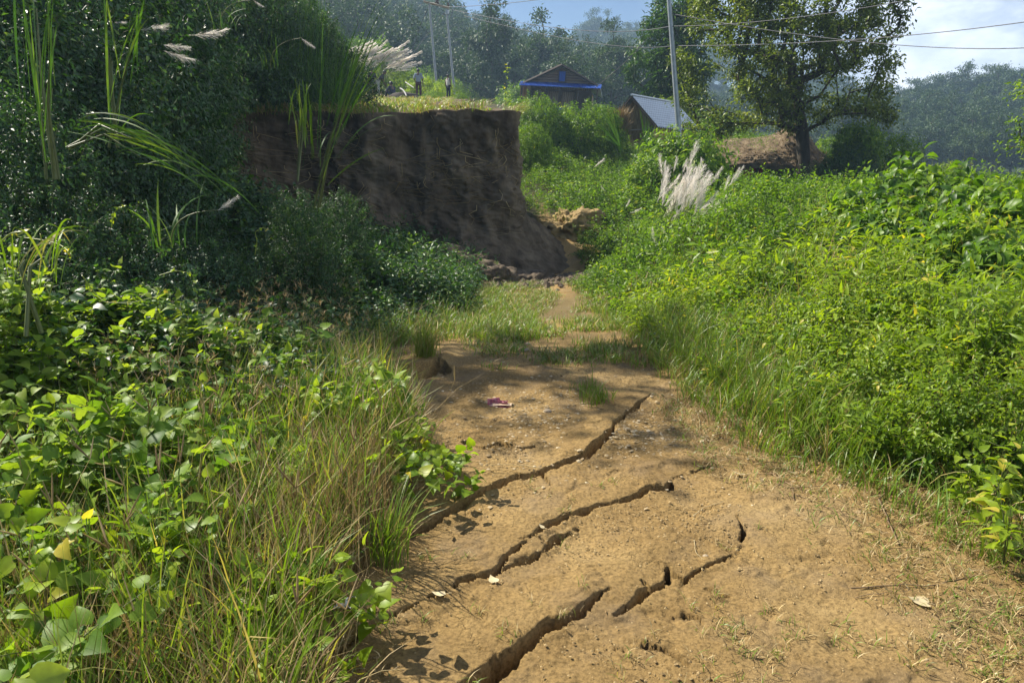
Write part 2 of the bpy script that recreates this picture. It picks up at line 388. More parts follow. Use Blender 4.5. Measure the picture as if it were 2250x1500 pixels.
# ------------------------------------------------------------------ path edges
PE_Y = np.array([0, 1.83, 2.31, 2.63, 3.04, 3.58, 4.33, 5.5, 7, 8.4, 11, 13, 15.5, 17.6, 19, 24])
PE_L = np.array([-.5, -.53, -.68, -.54, -.57, -.43, -.72, -1.32, -1.1, -.7, .2, .7, 1.15, 1.2, 1, 1])
PE_R = np.array([2.1, 2.05, 2.05, 2.0, 1.84, 1.5, 1.33, 1.25, 1.25, 1.2, 1.1, 1.5, 1.9, 1.8, .45, -.3])
def xl(y): return np.interp(y, PE_Y, PE_L)
def xr(y): return np.interp(y, PE_Y, PE_R)

# ------------------------------------------------------------------ ground sheet with cracks
def Gz0(px, py):
    return G(px, py, Htps)
CR = [
 [(850,1180,18),(905,1165,26),(960,1140,22),(1010,1115,20),(1050,1090,26),(1085,1072,18),(1130,1055,18),(1180,1045,18),(1210,1030,16),(1260,1012,18),(1290,1000,22),(1330,965,16),(1350,930,9),(1380,905,7),(1410,880,4)],
 [(720,1440,5),(790,1385,9),(850,1350,12),(880,1340,15),(930,1310,6),(1010,1280,6),(1085,1262,7),(1110,1230,9),(1150,1195,9),(1200,1165,11),(1260,1132,11),(1320,1112,7),(1370,1100,9),(1420,1080,15),(1470,1070,18),(1485,1050,8)],
 [(1090,1262,6),(1160,1230,11),(1195,1205,12),(1225,1180,12),(1265,1160,8)],
 [(960,1560,44),(1000,1525,44),(1060,1490,42),(1110,1450,38),(1160,1410,30),(1210,1385,26),(1260,1355,18),(1310,1320,8)],
 [(1345,1360,4),(1390,1330,9),(1430,1290,12),(1460,1270,11),(1465,1245,6)],
 [(1465,1250,5),(1510,1275,7),(1560,1240,5),(1610,1215,3)],
 [(1622,1138,3),(1635,1165,7),(1630,1190,4)],
 [(830,845,12),(880,828,34),(925,822,38),(960,806,34),(985,818,10)],
 [(1020,972,5),(1060,985,8),(1100,975,6),(1150,990,8),(1175,985,4)],
 [(1150,1050,3),(1110,1042,3),(1070,1046,2)],
 [(1310,1320,6),(1345,1300,3)],[(1485,1050,6),(1530,1035,4),(1560,1020,3)],[(1410,880,4),(1430,868,3)],[(1190,1048,5),(1215,1075,3)],[(1110,1450,7),(1085,1425,4),(1060,1418,3)],[(1430,1290,5),(1405,1275,3)],[(1632,1196,2),(1620,1215,2)],[(1560,1290,7),(1590,1305,5),(1600,1300,3)],[(1420,1425,10),(1470,1440,9),(1500,1470,5)],[(1500,1345,9),(1530,1352,7),(1545,1375,4)],
 [(1190,1190,5),(1170,1185,5),(1140,1192,4)],
]
HOLES = [(1310,1422,.010,.008),(1332,1420,.010,.008),(1352,1424,.010,.012),(1373,1427,.010,.012),(1330,1440,.010,.006),(1372,1445,.011,.007),(1510,1352,.03,.008),(1440,1418,.025,.008),(1475,1432,.028,.012),(1700,1250,.05,.010),(1850,1420,.05,.012),(1600,1400,.06,.012),(1250,1250,.05,.008),(1400,1200,.045,.006),
         (1808,1192,.010,.01),(1095,925,.03,.02),(1690,1355,.03,.012)]
def crack_depth(X, Y):
    D = np.zeros_like(X); side = np.zeros_like(X)
    jit = fbm(X*12, Y*12, 0, 3, 5)*.016 + fbm(X*38, Y*38, 0, 2, 9)*.008
    for ci, c in enumerate(CR):
        pts = np.array([Gz0(a, b)[:2] for a, b, w in c]); 
        wd = np.array([w/FPX*1.12*math.hypot(math.hypot(*p), 1.6) for (a, b, w), p in zip(c, pts)])*.5
        x0, y0 = pts.min(0)-.35; x1, y1 = pts.max(0)+.35
        m = (X > x0) & (X < x1) & (Y > y0) & (Y < y1)
        if not m.any(): continue
        x = X[m]; y = Y[m]; x = x+.022*fbm(x*7, y*7, 0, 3, 21); y = y+.022*fbm(x*7, y*7, 0, 3, 22); best = np.full(len(x), 9.0); bw = np.zeros(len(x)); bs = np.zeros(len(x))
        for i in range(len(pts)-1):
            a, b = pts[i], pts[i+1]; ab = b-a; t = np.clip(((x-a[0])*ab[0]+(y-a[1])*ab[1])/(ab@ab), 0, 1)
            dx = x-(a[0]+t*ab[0]); dy = y-(a[1]+t*ab[1]); d = np.hypot(dx, dy)
            k = d < best; best[k] = d[k]; bw[k] = (wd[i]+(wd[i+1]-wd[i])*t)[k]; bs[k] = (ab[0]*dy-ab[1]*dx)[k]
        w = np.maximum(bw + jit[m]*np.minimum(1, bw/.012), .0015)
        dep = sstep(1.0, .55, best/w)*np.minimum(.34, .09+w*11)
        lip = np.exp(-best/.13)*.020*np.tanh(bs*60)*np.minimum(1, bw/.01)
        D[m] = np.maximum(D[m], dep); side[m] += lip*(best < .3)
    return D, side
def micro(X, Y):
    pathy = sstep(.0, .3, X-xl(Y)+.3)*sstep(.0, .5, xr(Y)+.4-X)
    u = .022*fbm(X*1.7, Y*1.7, 0, 3, 1) + .007*fbm(X*8, Y*8, 0, 3, 2)
    near = sstep(8, 4, Y)
    u = u + near*.0035*fbm(X*40, Y*40, 0, 3, 3)
    rough = sstep(.15, .5, fbm(X*1.3+7, Y*1.3, 0, 2, 31))
    u = u + near*rough*.006*np.abs(fbm(X*22, Y*22, 0, 3, 8))
    w1_ = fbm(X*1.9+3, Y*2.6, 0, 5, 131, .6); w2_ = fbm(X*3.1+9, Y*4.2, 0, 5, 132, .6)
    u = u + near*(.009*sstep(.02, .05, w1_)+.006*sstep(.18, .20, w2_)-.005*sstep(-.22, -.25, w2_))
    return u
def axis(fine0, fine1, step, lo, hi, g=1.09, mx=12.0):
    a = [fine1]; s = step
    while a[-1] < hi: s = min(s*g, mx); a.append(a[-1]+s)
    b = [fine0]; s = step
    while b[-1] > lo: s = min(s*g, mx); b.append(b[-1]-s)
    return np.r_[b[::-1][:-1], np.arange(fine0, fine1, step), a]
def Hg(x, y):                                   # final ground height incl. micro relief, without cracks
    return Hbase(x, y)+micro(np.asarray(x, float), np.asarray(y, float))
gx = axis(-1.0, 2.6, .0085, -900, 900); gy = axis(1.45, 4.6, .0085, -60, 1400, 1.045)
X, Y = np.meshgrid(gx, gy)
Z = Hbase(X, Y)+micro(X, Y)
nearm = (Y < 7)&(Y > 0)&(np.abs(X) < 4)
D, S = crack_depth(X, Y)
Z = Z - D + S
_hp = np.array([Gz0(a, b)[:2] for a, b in [(800, 862), (835, 850), (880, 834), (925, 826), (965, 812), (1000, 822)]])
_yc = np.interp(X, _hp[:, 0], _hp[:, 1])+.03*fbm(X*9, Y*0, 0, 3, 14)+.012*fbm(X*30, Y*9, 0, 2, 15)
_q = Y-_yc
Z = Z + .085*sstep(0, .06, _q)*np.exp(-np.clip(_q, 0, 9)/.5)*sstep(_hp[0, 0], _hp[0, 0]+.1, X)*sstep(_hp[-1, 0], _hp[-1, 0]-.15, X)*(np.abs(_q) < 3)
for (a, b, rx_, ry_) in [(1100, 980, .20, .10), (1290, 1005, .12, .06), (960, 1010, .2, .1), (1440, 1065, .10, .05), (1480, 1350, .10, .06), (1640, 1230, .07, .12)]:
    p = Gz0(a, b); w_ = np.exp(-((X-p[0])/rx_)**2-((Y-p[1])/ry_)**2); Z = Z + w_*(.030*fbm(X*16, Y*16, 0, 4, 16, .65)-.006)
for (a, b, r, d) in HOLES:
    p = Gz0(a, b); q = np.hypot(X-p[0], Y-p[1])+.003*fbm(X*60, Y*60, 0, 2, 4); Z -= d*np.exp(-(q/r)**4); Z += .25*d*np.exp(-((q-r*1.5)/(r*.5))**2)
ny, nx = X.shape
idx = np.arange(nx*ny).reshape(ny, nx)
f = np.stack([idx[:-1, :-1], idx[:-1, 1:], idx[1:, 1:], idx[1:, :-1]], -1).reshape(-1, 4)
mb = MB(); mb.add(np.stack([X, Y, Z], -1).reshape(-1, 3), f)
ground = mb.build('ground', M['soil'])
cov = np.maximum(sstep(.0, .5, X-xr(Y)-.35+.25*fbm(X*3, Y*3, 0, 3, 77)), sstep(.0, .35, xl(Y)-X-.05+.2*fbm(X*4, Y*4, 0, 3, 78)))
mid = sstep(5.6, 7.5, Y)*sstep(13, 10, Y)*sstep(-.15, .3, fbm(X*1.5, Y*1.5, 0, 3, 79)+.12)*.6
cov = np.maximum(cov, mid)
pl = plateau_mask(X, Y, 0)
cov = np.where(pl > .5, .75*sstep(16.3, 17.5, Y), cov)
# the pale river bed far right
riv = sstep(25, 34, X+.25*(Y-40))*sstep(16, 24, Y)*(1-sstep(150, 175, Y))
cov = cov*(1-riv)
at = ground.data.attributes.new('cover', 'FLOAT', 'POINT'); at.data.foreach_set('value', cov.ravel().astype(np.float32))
tag(ground, kind='structure')

# ------------------------------------------------------------------ cliff
def smooth_curve(pts, n):
    pts = np.asarray(pts, float); d = np.r_[0, np.cumsum(np.linalg.norm(np.diff(pts, axis=0), axis=1))]
    t = np.linspace(0, d[-1], n); out = np.stack([np.interp(t, d, pts[:, i]) for i in range(pts.shape[1])], 1)
    k = max(3, n//60) | 1
    for _ in range(3):
        pad = np.pad(out, ((k//2, k//2), (0, 0)), 'edge'); out = np.stack([np.convolve(pad[:, i], np.ones(k)/k, 'valid') for i in range(out.shape[1])], 1)
    return out
NS, NT = 620, 190
C = smooth_curve(LIP, NS)
T = np.gradient(C, axis=0); T /= np.linalg.norm(T, axis=1, keepdims=True)
Nn = np.stack([T[:, 1], -T[:, 0]], 1)           # outward (towards camera / right)
tt = np.linspace(-0.25, 1.12, NT)
zt = lip_z(C[:, 0], C[:, 1]); zb = Htps(C[:, 0]+Nn[:, 0]*1.3, C[:, 1]+Nn[:, 1]*1.3)-.12
Sx = np.linspace(0, 1, NS)
SS, TT = np.meshgrid(np.arange(NS), tt, indexing='ij')
arc = np.r_[0, np.cumsum(np.linalg.norm(np.diff(C, axis=0), axis=1))]
A = np.broadcast_to(arc[:, None], SS.shape)
out = np.where(TT < 0, TT*3.0, .16*TT + .24*TT**2 + 1.0*np.clip((TT-.62)/.38, 0, 1.3)**1.8*(.55+.6*(C[:, 0][:, None] > -1.2)) + .12*np.sin(np.clip(TT, 0, 1)*PI)*fbm(A*.7, TT*1.5, 0, 3, 50))
zz = np.where(TT < 0, zt[:, None]+0*TT, zt[:, None]+(zb-zt)[:, None]*np.clip(TT, 0, 1.15))
A2 = A+.35*zz
lumps = .34*fbm(A*.55, zz*.5, 0, 3, 41) + .20*fbm(A2*1.5, zz*1.3, 0, 4, 42) + .11*fbm(A2*4.0, zz*2.6, 0, 5, 43, .62) + .06*fbm(A*11, zz*8, 0, 4, 44, .6) + .04*fbm(A*34, zz*24, 0, 2, 49)
gul = -.04*np.clip(1-np.abs(fbm(A*.9+3, zz*.12, 0, 2, 45))*6, 0, 1)
chunk = .06*np.floor(2.5*(fbm(A*2.3, zz*1.6, 0, 2, 46)+1))/2.5
fade = sstep(-.02, .07, TT)
out = out + (lumps+gul+chunk)*fade + .16*fbm(A*1.3, 0*A, 0, 3, 51) + .25*fbm(A*1.1, zz*1.4, 0, 4, 52)*sstep(.65, 1, TT)
zz = zz + .05*fbm(A*3, TT*8, 0, 3, 47)*fade + .03*fbm(A*2, TT*9, 0, 2, 48)*(1-fade) + (.018 if True else 0)*(1-fade)
VX = C[:, 0][:, None]+Nn[:, 0][:, None]*out; VY = C[:, 1][:, None]+Nn[:, 1][:, None]*out
idx = np.arange(NS*NT).reshape(NS, NT)
f = np.stack([idx[:-1, :-1], idx[:-1, 1:], idx[1:, 1:], idx[1:, :-1]], -1).reshape(-1, 4)
mb = MB(); mb.add(np.stack([VX, VY, zz], -1).reshape(-1, 3), f)
cliff = mb.build('earth_cliff', M['cliff']); tag(cliff, kind='structure')

# ------------------------------------------------------------------ leaf shapes (all triangles/quads, length 1 along +Y, face up)
def leaf_diamond(w=.45, droop=.18):
    v = [(0, 0, 0), (w/2, .42, .07), (0, 1, -droop), (-w/2, .42, .07)]
    return np.array(v), np.array([(0, 1, 2), (0, 2, 3)])
def leaf_ovate(w=.5, droop=.3, fold=.10, peak=.35):
    ys = [0, .32, .68, 1.0]; mid = [(0, y, -droop*y*y) for y in ys]
    R = [(w*.40, .14, fold*.6-droop*.02), (w*.5, peak+.03, fold-droop*.14), (w*.30, .74, fold*.6-droop*.55)]
    L = [(-x, y, z) for x, y, z in R]
    v = mid+R+L
    f = [(0, 4, 1), (1, 4, 5), (1, 5, 2), (2, 5, 6), (2, 6, 3)]
    f += [(0, 1, 7), (1, 8, 7), (1, 2, 8), (2, 9, 8), (2, 3, 9)]
    return np.array(v), np.array(f)
def leaf_heart(w=.95, droop=.35, fold=.10):
    ys = [0, .18, .45, .75, 1.0]; mid = [(0, y, -droop*y*y) for y in ys]
    R = [(.16, -.13, .03), (.36, -.12, .05), (.5, .10, fold), (.44, .38, fold-droop*.12), (.27, .66, fold*.7-droop*.4), (.10, .87, fold*.3-droop*.72)]
    R = [(x*w, y, z) for x, y, z in R]; L = [(-x, y, z) for x, y, z in R]
    v = mid+R+L; r = 5; q = 11
    f = [(0, r, r+1), (0, r+1, r+2), (0, r+2, 1), (1, r+2, r+3), (1, r+3, 2), (2, r+3, r+4), (2, r+4, 3), (3, r+4, r+5), (3, r+5, 4)]
    f += [(0, q+1, q), (0, q+2, q+1), (0, 1, q+2), (1, q+3, q+2), (1, 2, q+3), (2, q+4, q+3), (2, 3, q+4), (3, q+5, q+4), (3, 4, q+5)]
    return np.array(v), np.array(f)
LV = {'diamond': leaf_diamond(), 'lance': leaf_ovate(.26, .35, .05, .3), 'lanced': leaf_diamond(.26, .2), 'ovate': leaf_ovate(), 'heart': leaf_heart(),
      'broad': leaf_ovate(.62, .45, .12), 'broadd': leaf_diamond(.55, .3), 'long': leaf_ovate(.33, .55, .06, .4)}
def leaves(mb, kind, pos, d, up, size, val, mat=0):
    v, f = LV[kind]; R = frame(d, up); N = len(pos)
    W = np.einsum('nij,mj->nmi', R*np.asarray(size).reshape(-1, 1, 1), v)+pos[:, None]
    F = (f[None]+(np.arange(N)*len(v))[:, None, None]).reshape(-1, 3)
    mb.add(W.reshape(-1, 3), F, np.repeat(val, len(f)), mat)
def sprig(kind, n, length, size, bend=.3, wobble=.03, spread=1.0, pairs=False, stem_r=.003, vmid=.45, vsd=.2, droop=0.0, petiole=.25):
    """one stem (mat 1) with n leaves (mat 0)"""
    mb = MB(); a = rng.uniform(0, 2*PI); t = np.linspace(0, 1, 7)
    w = np.cumsum(rng.normal(0, wobble*length, (7, 2)), 0)*t[:, None]
    pts = np.stack([bend*length*t**1.8*math.cos(a)+w[:, 0], bend*length*t**1.8*math.sin(a)+w[:, 1], length*(t-.25*bend*t**2)], 1)
    tube(mb, pts, stem_r*(1-.7*t), 3, rng.uniform(.2, .8), 1, cap=False)
    s = np.sort(rng.uniform(.12, 1, n))
    if pairs: s = np.repeat(s[::2], 2)[:n]
    p = np.stack([np.interp(s, t, pts[:, i]) for i in range(3)], 1)
    n = len(s); az = np.arange(n)*2.4+rng.uniform(0, 6)+rng.normal(0, .35, n)
    if pairs: az = np.repeat(rng.uniform(0, 6)+np.arange((n+1)//2)*1.57, 2)[:n]+np.tile([0, PI], (n+1)//2)[:n]+rng.normal(0, .2, n)
    el = rng.normal(.25, .35, n)-droop
    el = el+np.where(s > .93, .5, 0)
    d = np.stack([np.cos(az)*np.cos(el), np.sin(az)*np.cos(el), np.sin(el)], 1)
    up = np.array([0, 0, 1.0])[None]+rng.normal(0, .35, (n, 3))
    sz = size*rng.uniform(.6, 1.15, n)*(1.1-.45*s)*spread
    base = p+d*sz[:, None]*petiole
    leaves(mb, kind, base, d, up, sz, np.clip(rng.normal(vmid, vsd, n), 0, 1), 0)
    return mb
def sprigset(k, *a, **kw): return [sprig(*a, **kw) for _ in range(k)]
SP = {}
SP['small'] = sprigset(7, 'ovate', 16, .34, .060, vmid=.45)
SP['smalld'] = sprigset(7, 'diamond', 18, .42, .085, vmid=.45)
SP['mid'] = sprigset(7, 'ovate', 13, .38, .088, vmid=.5, vsd=.26)
SP['midd'] = sprigset(7, 'diamond', 14, .48, .13, vmid=.5, vsd=.26)
SP['lance'] = sprigset(7, 'lance', 17, .50, .125, bend=.35, vmid=.5)
SP['heart'] = sprigset(7, 'heart', 9, .34, .075, bend=.8, stem_r=.0025, vmid=.45, petiole=.5)
SP['heartn'] = sprigset(7, 'heart', 7, .25, .078, bend=.9, stem_r=.0022, vmid=.6, vsd=.28, petiole=.5)
SP['broad'] = sprigset(6, 'broad', 14, .5, .185, droop=.3, pairs=True, stem_r=.005, vmid=.45)
SP['long'] = sprigset(6, 'long', 16, .45, .19, droop=.15, stem_r=.005, vmid=.5, bend=.2)
SP['fard'] = sprigset(6, 'diamond', 16, .55, .15, vmid=.45)

# ------------------------------------------------------------------ vegetation envelopes
def env_right(x, y):
    d = x-xr(y)-.15
    e = .10+.58*sstep(0, 1.7, d)+.22*sstep(1.5, 4.5, d)
    lump = .40*fbm(x*.9, y*.9, 0, 3, 60)+.35*fbm(x*.35, y*.35, 0, 2, 61)+.50*fbm(x*2.3, y*2.3, 0, 2, 64)
    e = e*(1+.9*lump)
    e = e*(1-.35*sstep(14, 22, y))
    return np.maximum(e, .06)
def env_left(x, y):
    d = xl(y)-x
    e = .12+.35*sstep(0, .8, d)+.55*sstep(.8, 3.0, d)
    e = e*(1+.9*(.4*fbm(x*.8, y*.8, 0, 3, 62)+.3*fbm(x*.4, y*.4, 0, 2, 63)+.45*fbm(x*2.2, y*2.2, 0, 2, 65)))
    e = e*(1-.45*sstep(8.5, 10.5, y)*sstep(-7.2, -5.6, x))
    return np.maximum(e, .05)
def slope_n(x, y, e=.25):
    hx = (Hbase(x+e, y)-Hbase(x-e, y))/(2*e); hy = (Hbase(x, y+e)-Hbase(x, y-e))/(2*e)
    n = np.stack([-hx, -hy, np.ones_like(hx)], 1); return n/np.linalg.norm(n, axis=1, keepdims=True)
def infrustum(x, y, m=1.12):
    return (np.abs(x) < .75*m*(y*1.02+.6)+.5) & (y > 1.2)
def scatter_set(mb, key, pos, R, sc, dv):
    n = len(SP[key]); c = rng.integers(0, n, len(pos))
    for i in range(n):
        k = c == i
        scatter(mb, SP[key][i], pos[k], R[k], sc[k], dv[k])
def samp(n, x0, x1, y0, y1, cond):
    xs = []; ys = []; t = 0
    while t < n:
        x = rng.uniform(x0, x1, n); y = rng.uniform(y0, y1, n); k = cond(x, y); xs.append(x[k]); ys.append(y[k]); t += k.sum()
        if len(xs) > 60: break
    return np.concatenate(xs)[:n], np.concatenate(ys)[:n]
def cover(mb, key, n, reg, cond, env, low=.55, amt=.5, sc=(.8, 1.25), spread=.25, patch=None, hoff=-.22):
    x, y = samp(n, *reg, lambda a, b: cond(a, b) & infrustum(a, b) & ((fbm(a*patch[0], b*patch[0], 0, 3, patch[1]) > patch[2]) if patch else True))
    kk = fbm(x*2.9, y*2.9, 0, 2, 121) > (-.13 if env is env_right else -.5); x = x[kk]; y = y[kk]
    e = env(x, y); z = Hbase(x, y)+e*rng.uniform(low, 1.0, len(x))+hoff*np.minimum(1, e/.4)
    nrm = slope_n(x, y)
    R = lean_to(len(x), nrm, amt, spread)
    s = rng.uniform(*sc, len(x))
    s = s*np.minimum(1, .45+e/.7)
    scatter_set(mb, key, np.stack([x, y, z], 1), R, s, rng.normal(0, .13, len(x))+.16*fbm(x*1.2, y*1.2, 0, 2, 70))
offR = lambda x, y: (x > xr(y)+.05) & ~((plateau_mask(x, y, -.6) > .1))
offL = lambda x, y: (x < xl(y)-.02) & (y < front_y(x)-.5)
# right bank
mb = MB()
cover(mb, 'lance', 2700, (1.2, 7, 1.6, 8), lambda x, y: offR(x, y), env_right, sc=(.7, 1.35), patch=(.7, 80, -.4), low=.45)
cover(mb, 'mid', 700, (1.2, 9, 1.6, 9.5), lambda x, y: offR(x, y), env_right, sc=(.7, 1.25), low=.5, patch=(1.3, 98, .05))
grass_right = True
o = mb.build('undergrowth', [M['leaf_lime'], M['stem']]); tag(o, 'yellow-green weeds with long narrow leaves in sunlit patches on the right bank', 'weeds', kind='stuff')
mb = MB()
cover(mb, 'small', 1500, (1.2, 9, 1.6, 9.5), lambda x, y: offR(x, y), env_right, sc=(.8, 1.3), low=.2)
cover(mb, 'mid', 1500, (1.2, 9, 1.6, 9.5), lambda x, y: offR(x, y), env_right, sc=(.7, 1.25), low=.4, patch=(1.1, 86, -.2))
cover(mb, 'heart', 600, (1.6, 9, 1.8, 11), lambda x, y: offR(x, y) & (x > xr(y)+.5), env_right, patch=(.6, 81, .0))
o = mb.build('undergrowth', [M['leaf_right'], M['stem']]); tag(o, 'mid green small leaved weeds crowding the right edge of the dirt path', 'weeds', kind='stuff')
mb = MB()
cover(mb, 'smalld', 4200, (1.0, 16, 8, 21), lambda x, y: offR(x, y) & (y > 8.0), env_right, sc=(.9, 1.5), low=.25)
cover(mb, 'midd', 3000, (1.0, 16, 8, 21), lambda x, y: offR(x, y) & (y > 8.0), env_right, sc=(.8, 1.5), low=.45, patch=(.9, 87, -.15))
cover(mb, 'smalld', 3600, (-1.5, 9, 17.5, 34), lambda x, y: offR(x, y) & (y > 17), lambda x, y: env_right(x, y)*.6+.15, sc=(1.1, 1.7), low=.5)
cover(mb, 'fard', 2500, (-.5, 26, 24, 46), lambda x, y: offR(x, y), lambda x, y: .35+0*x+.3*fbm(x*.5, y*.5, 0, 2, 5), sc=(.8, 1.3), low=.5)
o = mb.build('undergrowth', [M['leaf_right'], M['stem']]); tag(o, 'bright green tangle of vines and weeds covering the right bank and the slope behind the cliff', 'weeds', kind='stuff')
# left bank
mb = MB()
cover(mb, 'mid', 1300, (-8, -.6, 3.6, 11), lambda x, y: offL(x, y), env_left, sc=(.7, 1.2), low=.6, amt=.6, patch=(1, 88, -.1))
cover(mb, 'small', 4500, (-8, -.6, 3.6, 11), lambda x, y: offL(x, y), env_left, sc=(.8, 1.4), low=.4, amt=.65)
cover(mb, 'smalld', 3200, (-12, -.6, 8.5, 15.6), lambda x, y: offL(x, y), env_left, sc=(.8, 1.4), low=.4, amt=.65)
cover(mb, 'midd', 1500, (-12, -.6, 8.5, 15.6), lambda x, y: offL(x, y), env_left, sc=(.8, 1.4), low=.6, amt=.65)
cover(mb, 'heart', 1500, (-7, -.9, 3.4, 11), lambda x, y: offL(x, y), env_left, sc=(.8, 1.3), amt=.6, patch=(.6, 83, -.05))
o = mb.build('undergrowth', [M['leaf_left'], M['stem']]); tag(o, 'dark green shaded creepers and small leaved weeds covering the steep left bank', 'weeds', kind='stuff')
mb = MB()
cover(mb, 'heartn', 420, (-3.6, -.45, 1.2, 4.2), lambda x, y: offL(x, y) & (x < xl(y)-.10), lambda x, y: .42+.2*fbm(x*2, y*2, 0, 2, 5), sc=(.75, 1.3), low=.7, amt=.1, patch=(1.3, 89, .0), hoff=-.1)
cover(mb, 'heartn', 850, (-3.6, -.45, 1.3, 4.6), lambda x, y: offL(x, y) & (x < xl(y)-.45), env_left, sc=(.75, 1.25), low=.55, amt=.2, patch=(1.1, 84, -.05), hoff=-.12)
cover(mb, 'small', 900, (-4, -.6, 1.6, 4.8), lambda x, y: offL(x, y), env_left, sc=(.6, .95), low=.2, amt=.2)
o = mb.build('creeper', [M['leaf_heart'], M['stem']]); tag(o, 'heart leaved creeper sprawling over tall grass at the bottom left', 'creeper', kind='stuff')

# ------------------------------------------------------------------ grasses
def grass_cover(mb, n, reg, cond, h, w, bend, straw=.2, tuft=9, rad=.035, segs=4, vmid=.5, lean=None, mats=(0, 1)):
    x, y = samp(n//tuft, *reg, lambda a, b: cond(a, b) & infrustum(a, b))
    m = len(x); th = rng.uniform(.6, 1.2, m)
    X = np.repeat(x, tuft)+rng.normal(0, rad, m*tuft); Y = np.repeat(y, tuft)+rng.normal(0, rad, m*tuft)
    a = rng.uniform(0, 2*PI, m*tuft); L = np.stack([np.cos(a), np.sin(a)], 1)
    if lean is not None: L = L+np.array(lean); L /= np.linalg.norm(L, axis=1, keepdims=True)
    N = m*tuft; hh = rng.uniform(*h, N)*np.repeat(th, tuft)
    is_s = (rng.random(N) < straw)
    base = np.stack([X, Y, Hg(X, Y)-.01], 1)
    blades(mb, base, hh, L, rng.uniform(*w, N), rng.uniform(*bend, N), segs, np.clip(rng.normal(vmid, .22, N), 0, 1), np.where(is_s, mats[1], mats[0]))
GM = [M['grass'], M['straw']]
mb = MB()   # tall grass at the left foreground
grass_cover(mb, 21000, (-3.6, -.4, 1.25, 4.9), lambda x, y: (x < xl(y)-.08) & (x > xl(y)-3.0) & (rng.random(len(x)) < 1.15-(xl(y)-x)*.30), (.25, .62), (.0035, .0075), (.1, .55), .2, vmid=.6)
grass_cover(mb, 15000, (-1.6, -.4, 1.3, 4.2), lambda x, y: (x < xl(y)-.03) & (x > xl(y)-.65), (.08, .30), (.002, .0045), (.1, .7), .85, rad=.05)
grass_cover(mb, 7500, (-2.3, -.5, 1.5, 3.3), lambda x, y: (x < xl(y)-.05) & (x > xl(y)-1.2) & (fbm(x*1.5, y*1.5, 0, 2, 97) > -.2), (.22, .48), (.0025, .005), (.05, .45), 1.0, rad=.05, vmid=.38)
o = mb.build('tall_grass', GM); tag(o, 'tall green and straw coloured grass along the left edge of the cracked path', 'grass', kind='stuff')
mb = MB()   # fringe on the right and grass strip in mid-distance
grass_cover(mb, 14000, (.9, 4.5, 1.5, 9), lambda x, y: (x > xr(y)-.1) & (x < xr(y)+.9), (.07, .28), (.003, .006), (.2, .8), .15, tuft=8)
grass_cover(mb, 9000, (1.0, 3.6, 3.3, 7), lambda x, y: (x > xr(y)+.1) & (x < xr(y)+1.0), (.25, .5), (.003, .006), (.15, .6), .12)
grass_cover(mb, 11500, (1.0, 3.2, 1.4, 4.6), lambda x, y: (x > xr(y)-.45-.35*rng.random(len(x))**2) & (x < xr(y)+.6), (.03, .10), (.002, .004), (.5, 1.0), .65, tuft=7, segs=3)
grass_cover(mb, 26000, (-1.6, 1.6, 5.3, 13.5), lambda x, y: (x > xl(y)-.9) & (x < xr(y)+.2) & (np.abs(x-(.62+.05*(y-7)+.12*np.sin(y*1.3))) > .20*sstep(6.5, 7.5, y)) & (fbm(x*1.4, y*1.4, 0, 3, 79)+.30*np.clip(y-6.6, -1.2, .9)+(x < .1)*.2 > .05), (.05, .15), (.004, .008), (.3, .9), .3, tuft=8, rad=.06, segs=3)
grass_cover(mb, 9000, (-2.0, .5, 6.6, 11.5), lambda x, y: (x > xl(y)-1.0) & (np.abs(x-(.62+.05*(y-7)+.12*np.sin(y*1.3))) > .20) & (x < .45-.12*(y-6)+.25*fbm(x*2, y*2, 0, 2, 141)), (.10, .26), (.004, .008), (.2, .8), .15, tuft=9, rad=.05)
grass_cover(mb, 2200, (.2, 1.5, 5.4, 8.2), lambda x, y: fbm(x*2.6, y*2.6, 0, 2, 142) > .15, (.06, .18), (.004, .007), (.2, .8), .2, tuft=12, rad=.05)
grass_cover(mb, 9000, (-3.5, -.6, 4.6, 9.5), lambda x, y: (x < xl(y)+.1) & (x > xl(y)-1.5), (.15, .42), (.003, .006), (.2, .7), .3)
o = mb.build('short_grass', GM); tag(o, 'short green and drying grass fringing the dirt path', 'grass', kind='stuff')
mb = MB()
x, y = samp(8000, 1.3, 9, 2.4, 12, lambda a, b: offR(a, b) & infrustum(a, b) & (a > xr(b)+.5) & (fbm(a*.9, b*.9, 0, 3, 95) > .05)); N = len(x); a = rng.uniform(0, 2*PI, N)
blades(mb, np.stack([x, y, Hbase(x, y)+env_right(x, y)*.25], 1), (env_right(x, y)*.75+.15)*rng.uniform(.7, 1.35, N), np.stack([np.cos(a), np.sin(a)], 1), rng.uniform(.004, .009, N), rng.uniform(.1, .6, N), 5, np.clip(rng.normal(.6, .2, N), 0, 1), (rng.random(N) < .26).astype(int))
o = mb.build('tall_grass', GM); tag(o, 'scattered tall grass blades growing through the weeds of the right bank', 'grass', kind='stuff')
mb = MB()   # plateau turf
grass_cover(mb, 26000, (-13, .3, 16, 46), lambda x, y: (plateau_mask(x, y, .05) > .5), (.10, .26), (.02, .035), (.3, .9), .25, tuft=7, rad=.12, segs=2, vmid=.65)
grass_cover(mb, 2500, (-7, .4, 15.6, 16.9), lambda x, y: (plateau_mask(x, y, -.05) > .5), (.10, .22), (.006, .012), (.5, 1.0), .4, tuft=7, rad=.07, segs=3, lean=(.1, -.8), vmid=.6)
o = mb.build('turf', GM); tag(o, 'sunlit yellow-green turf on top of the earth cliff', 'grass', kind='stuff')


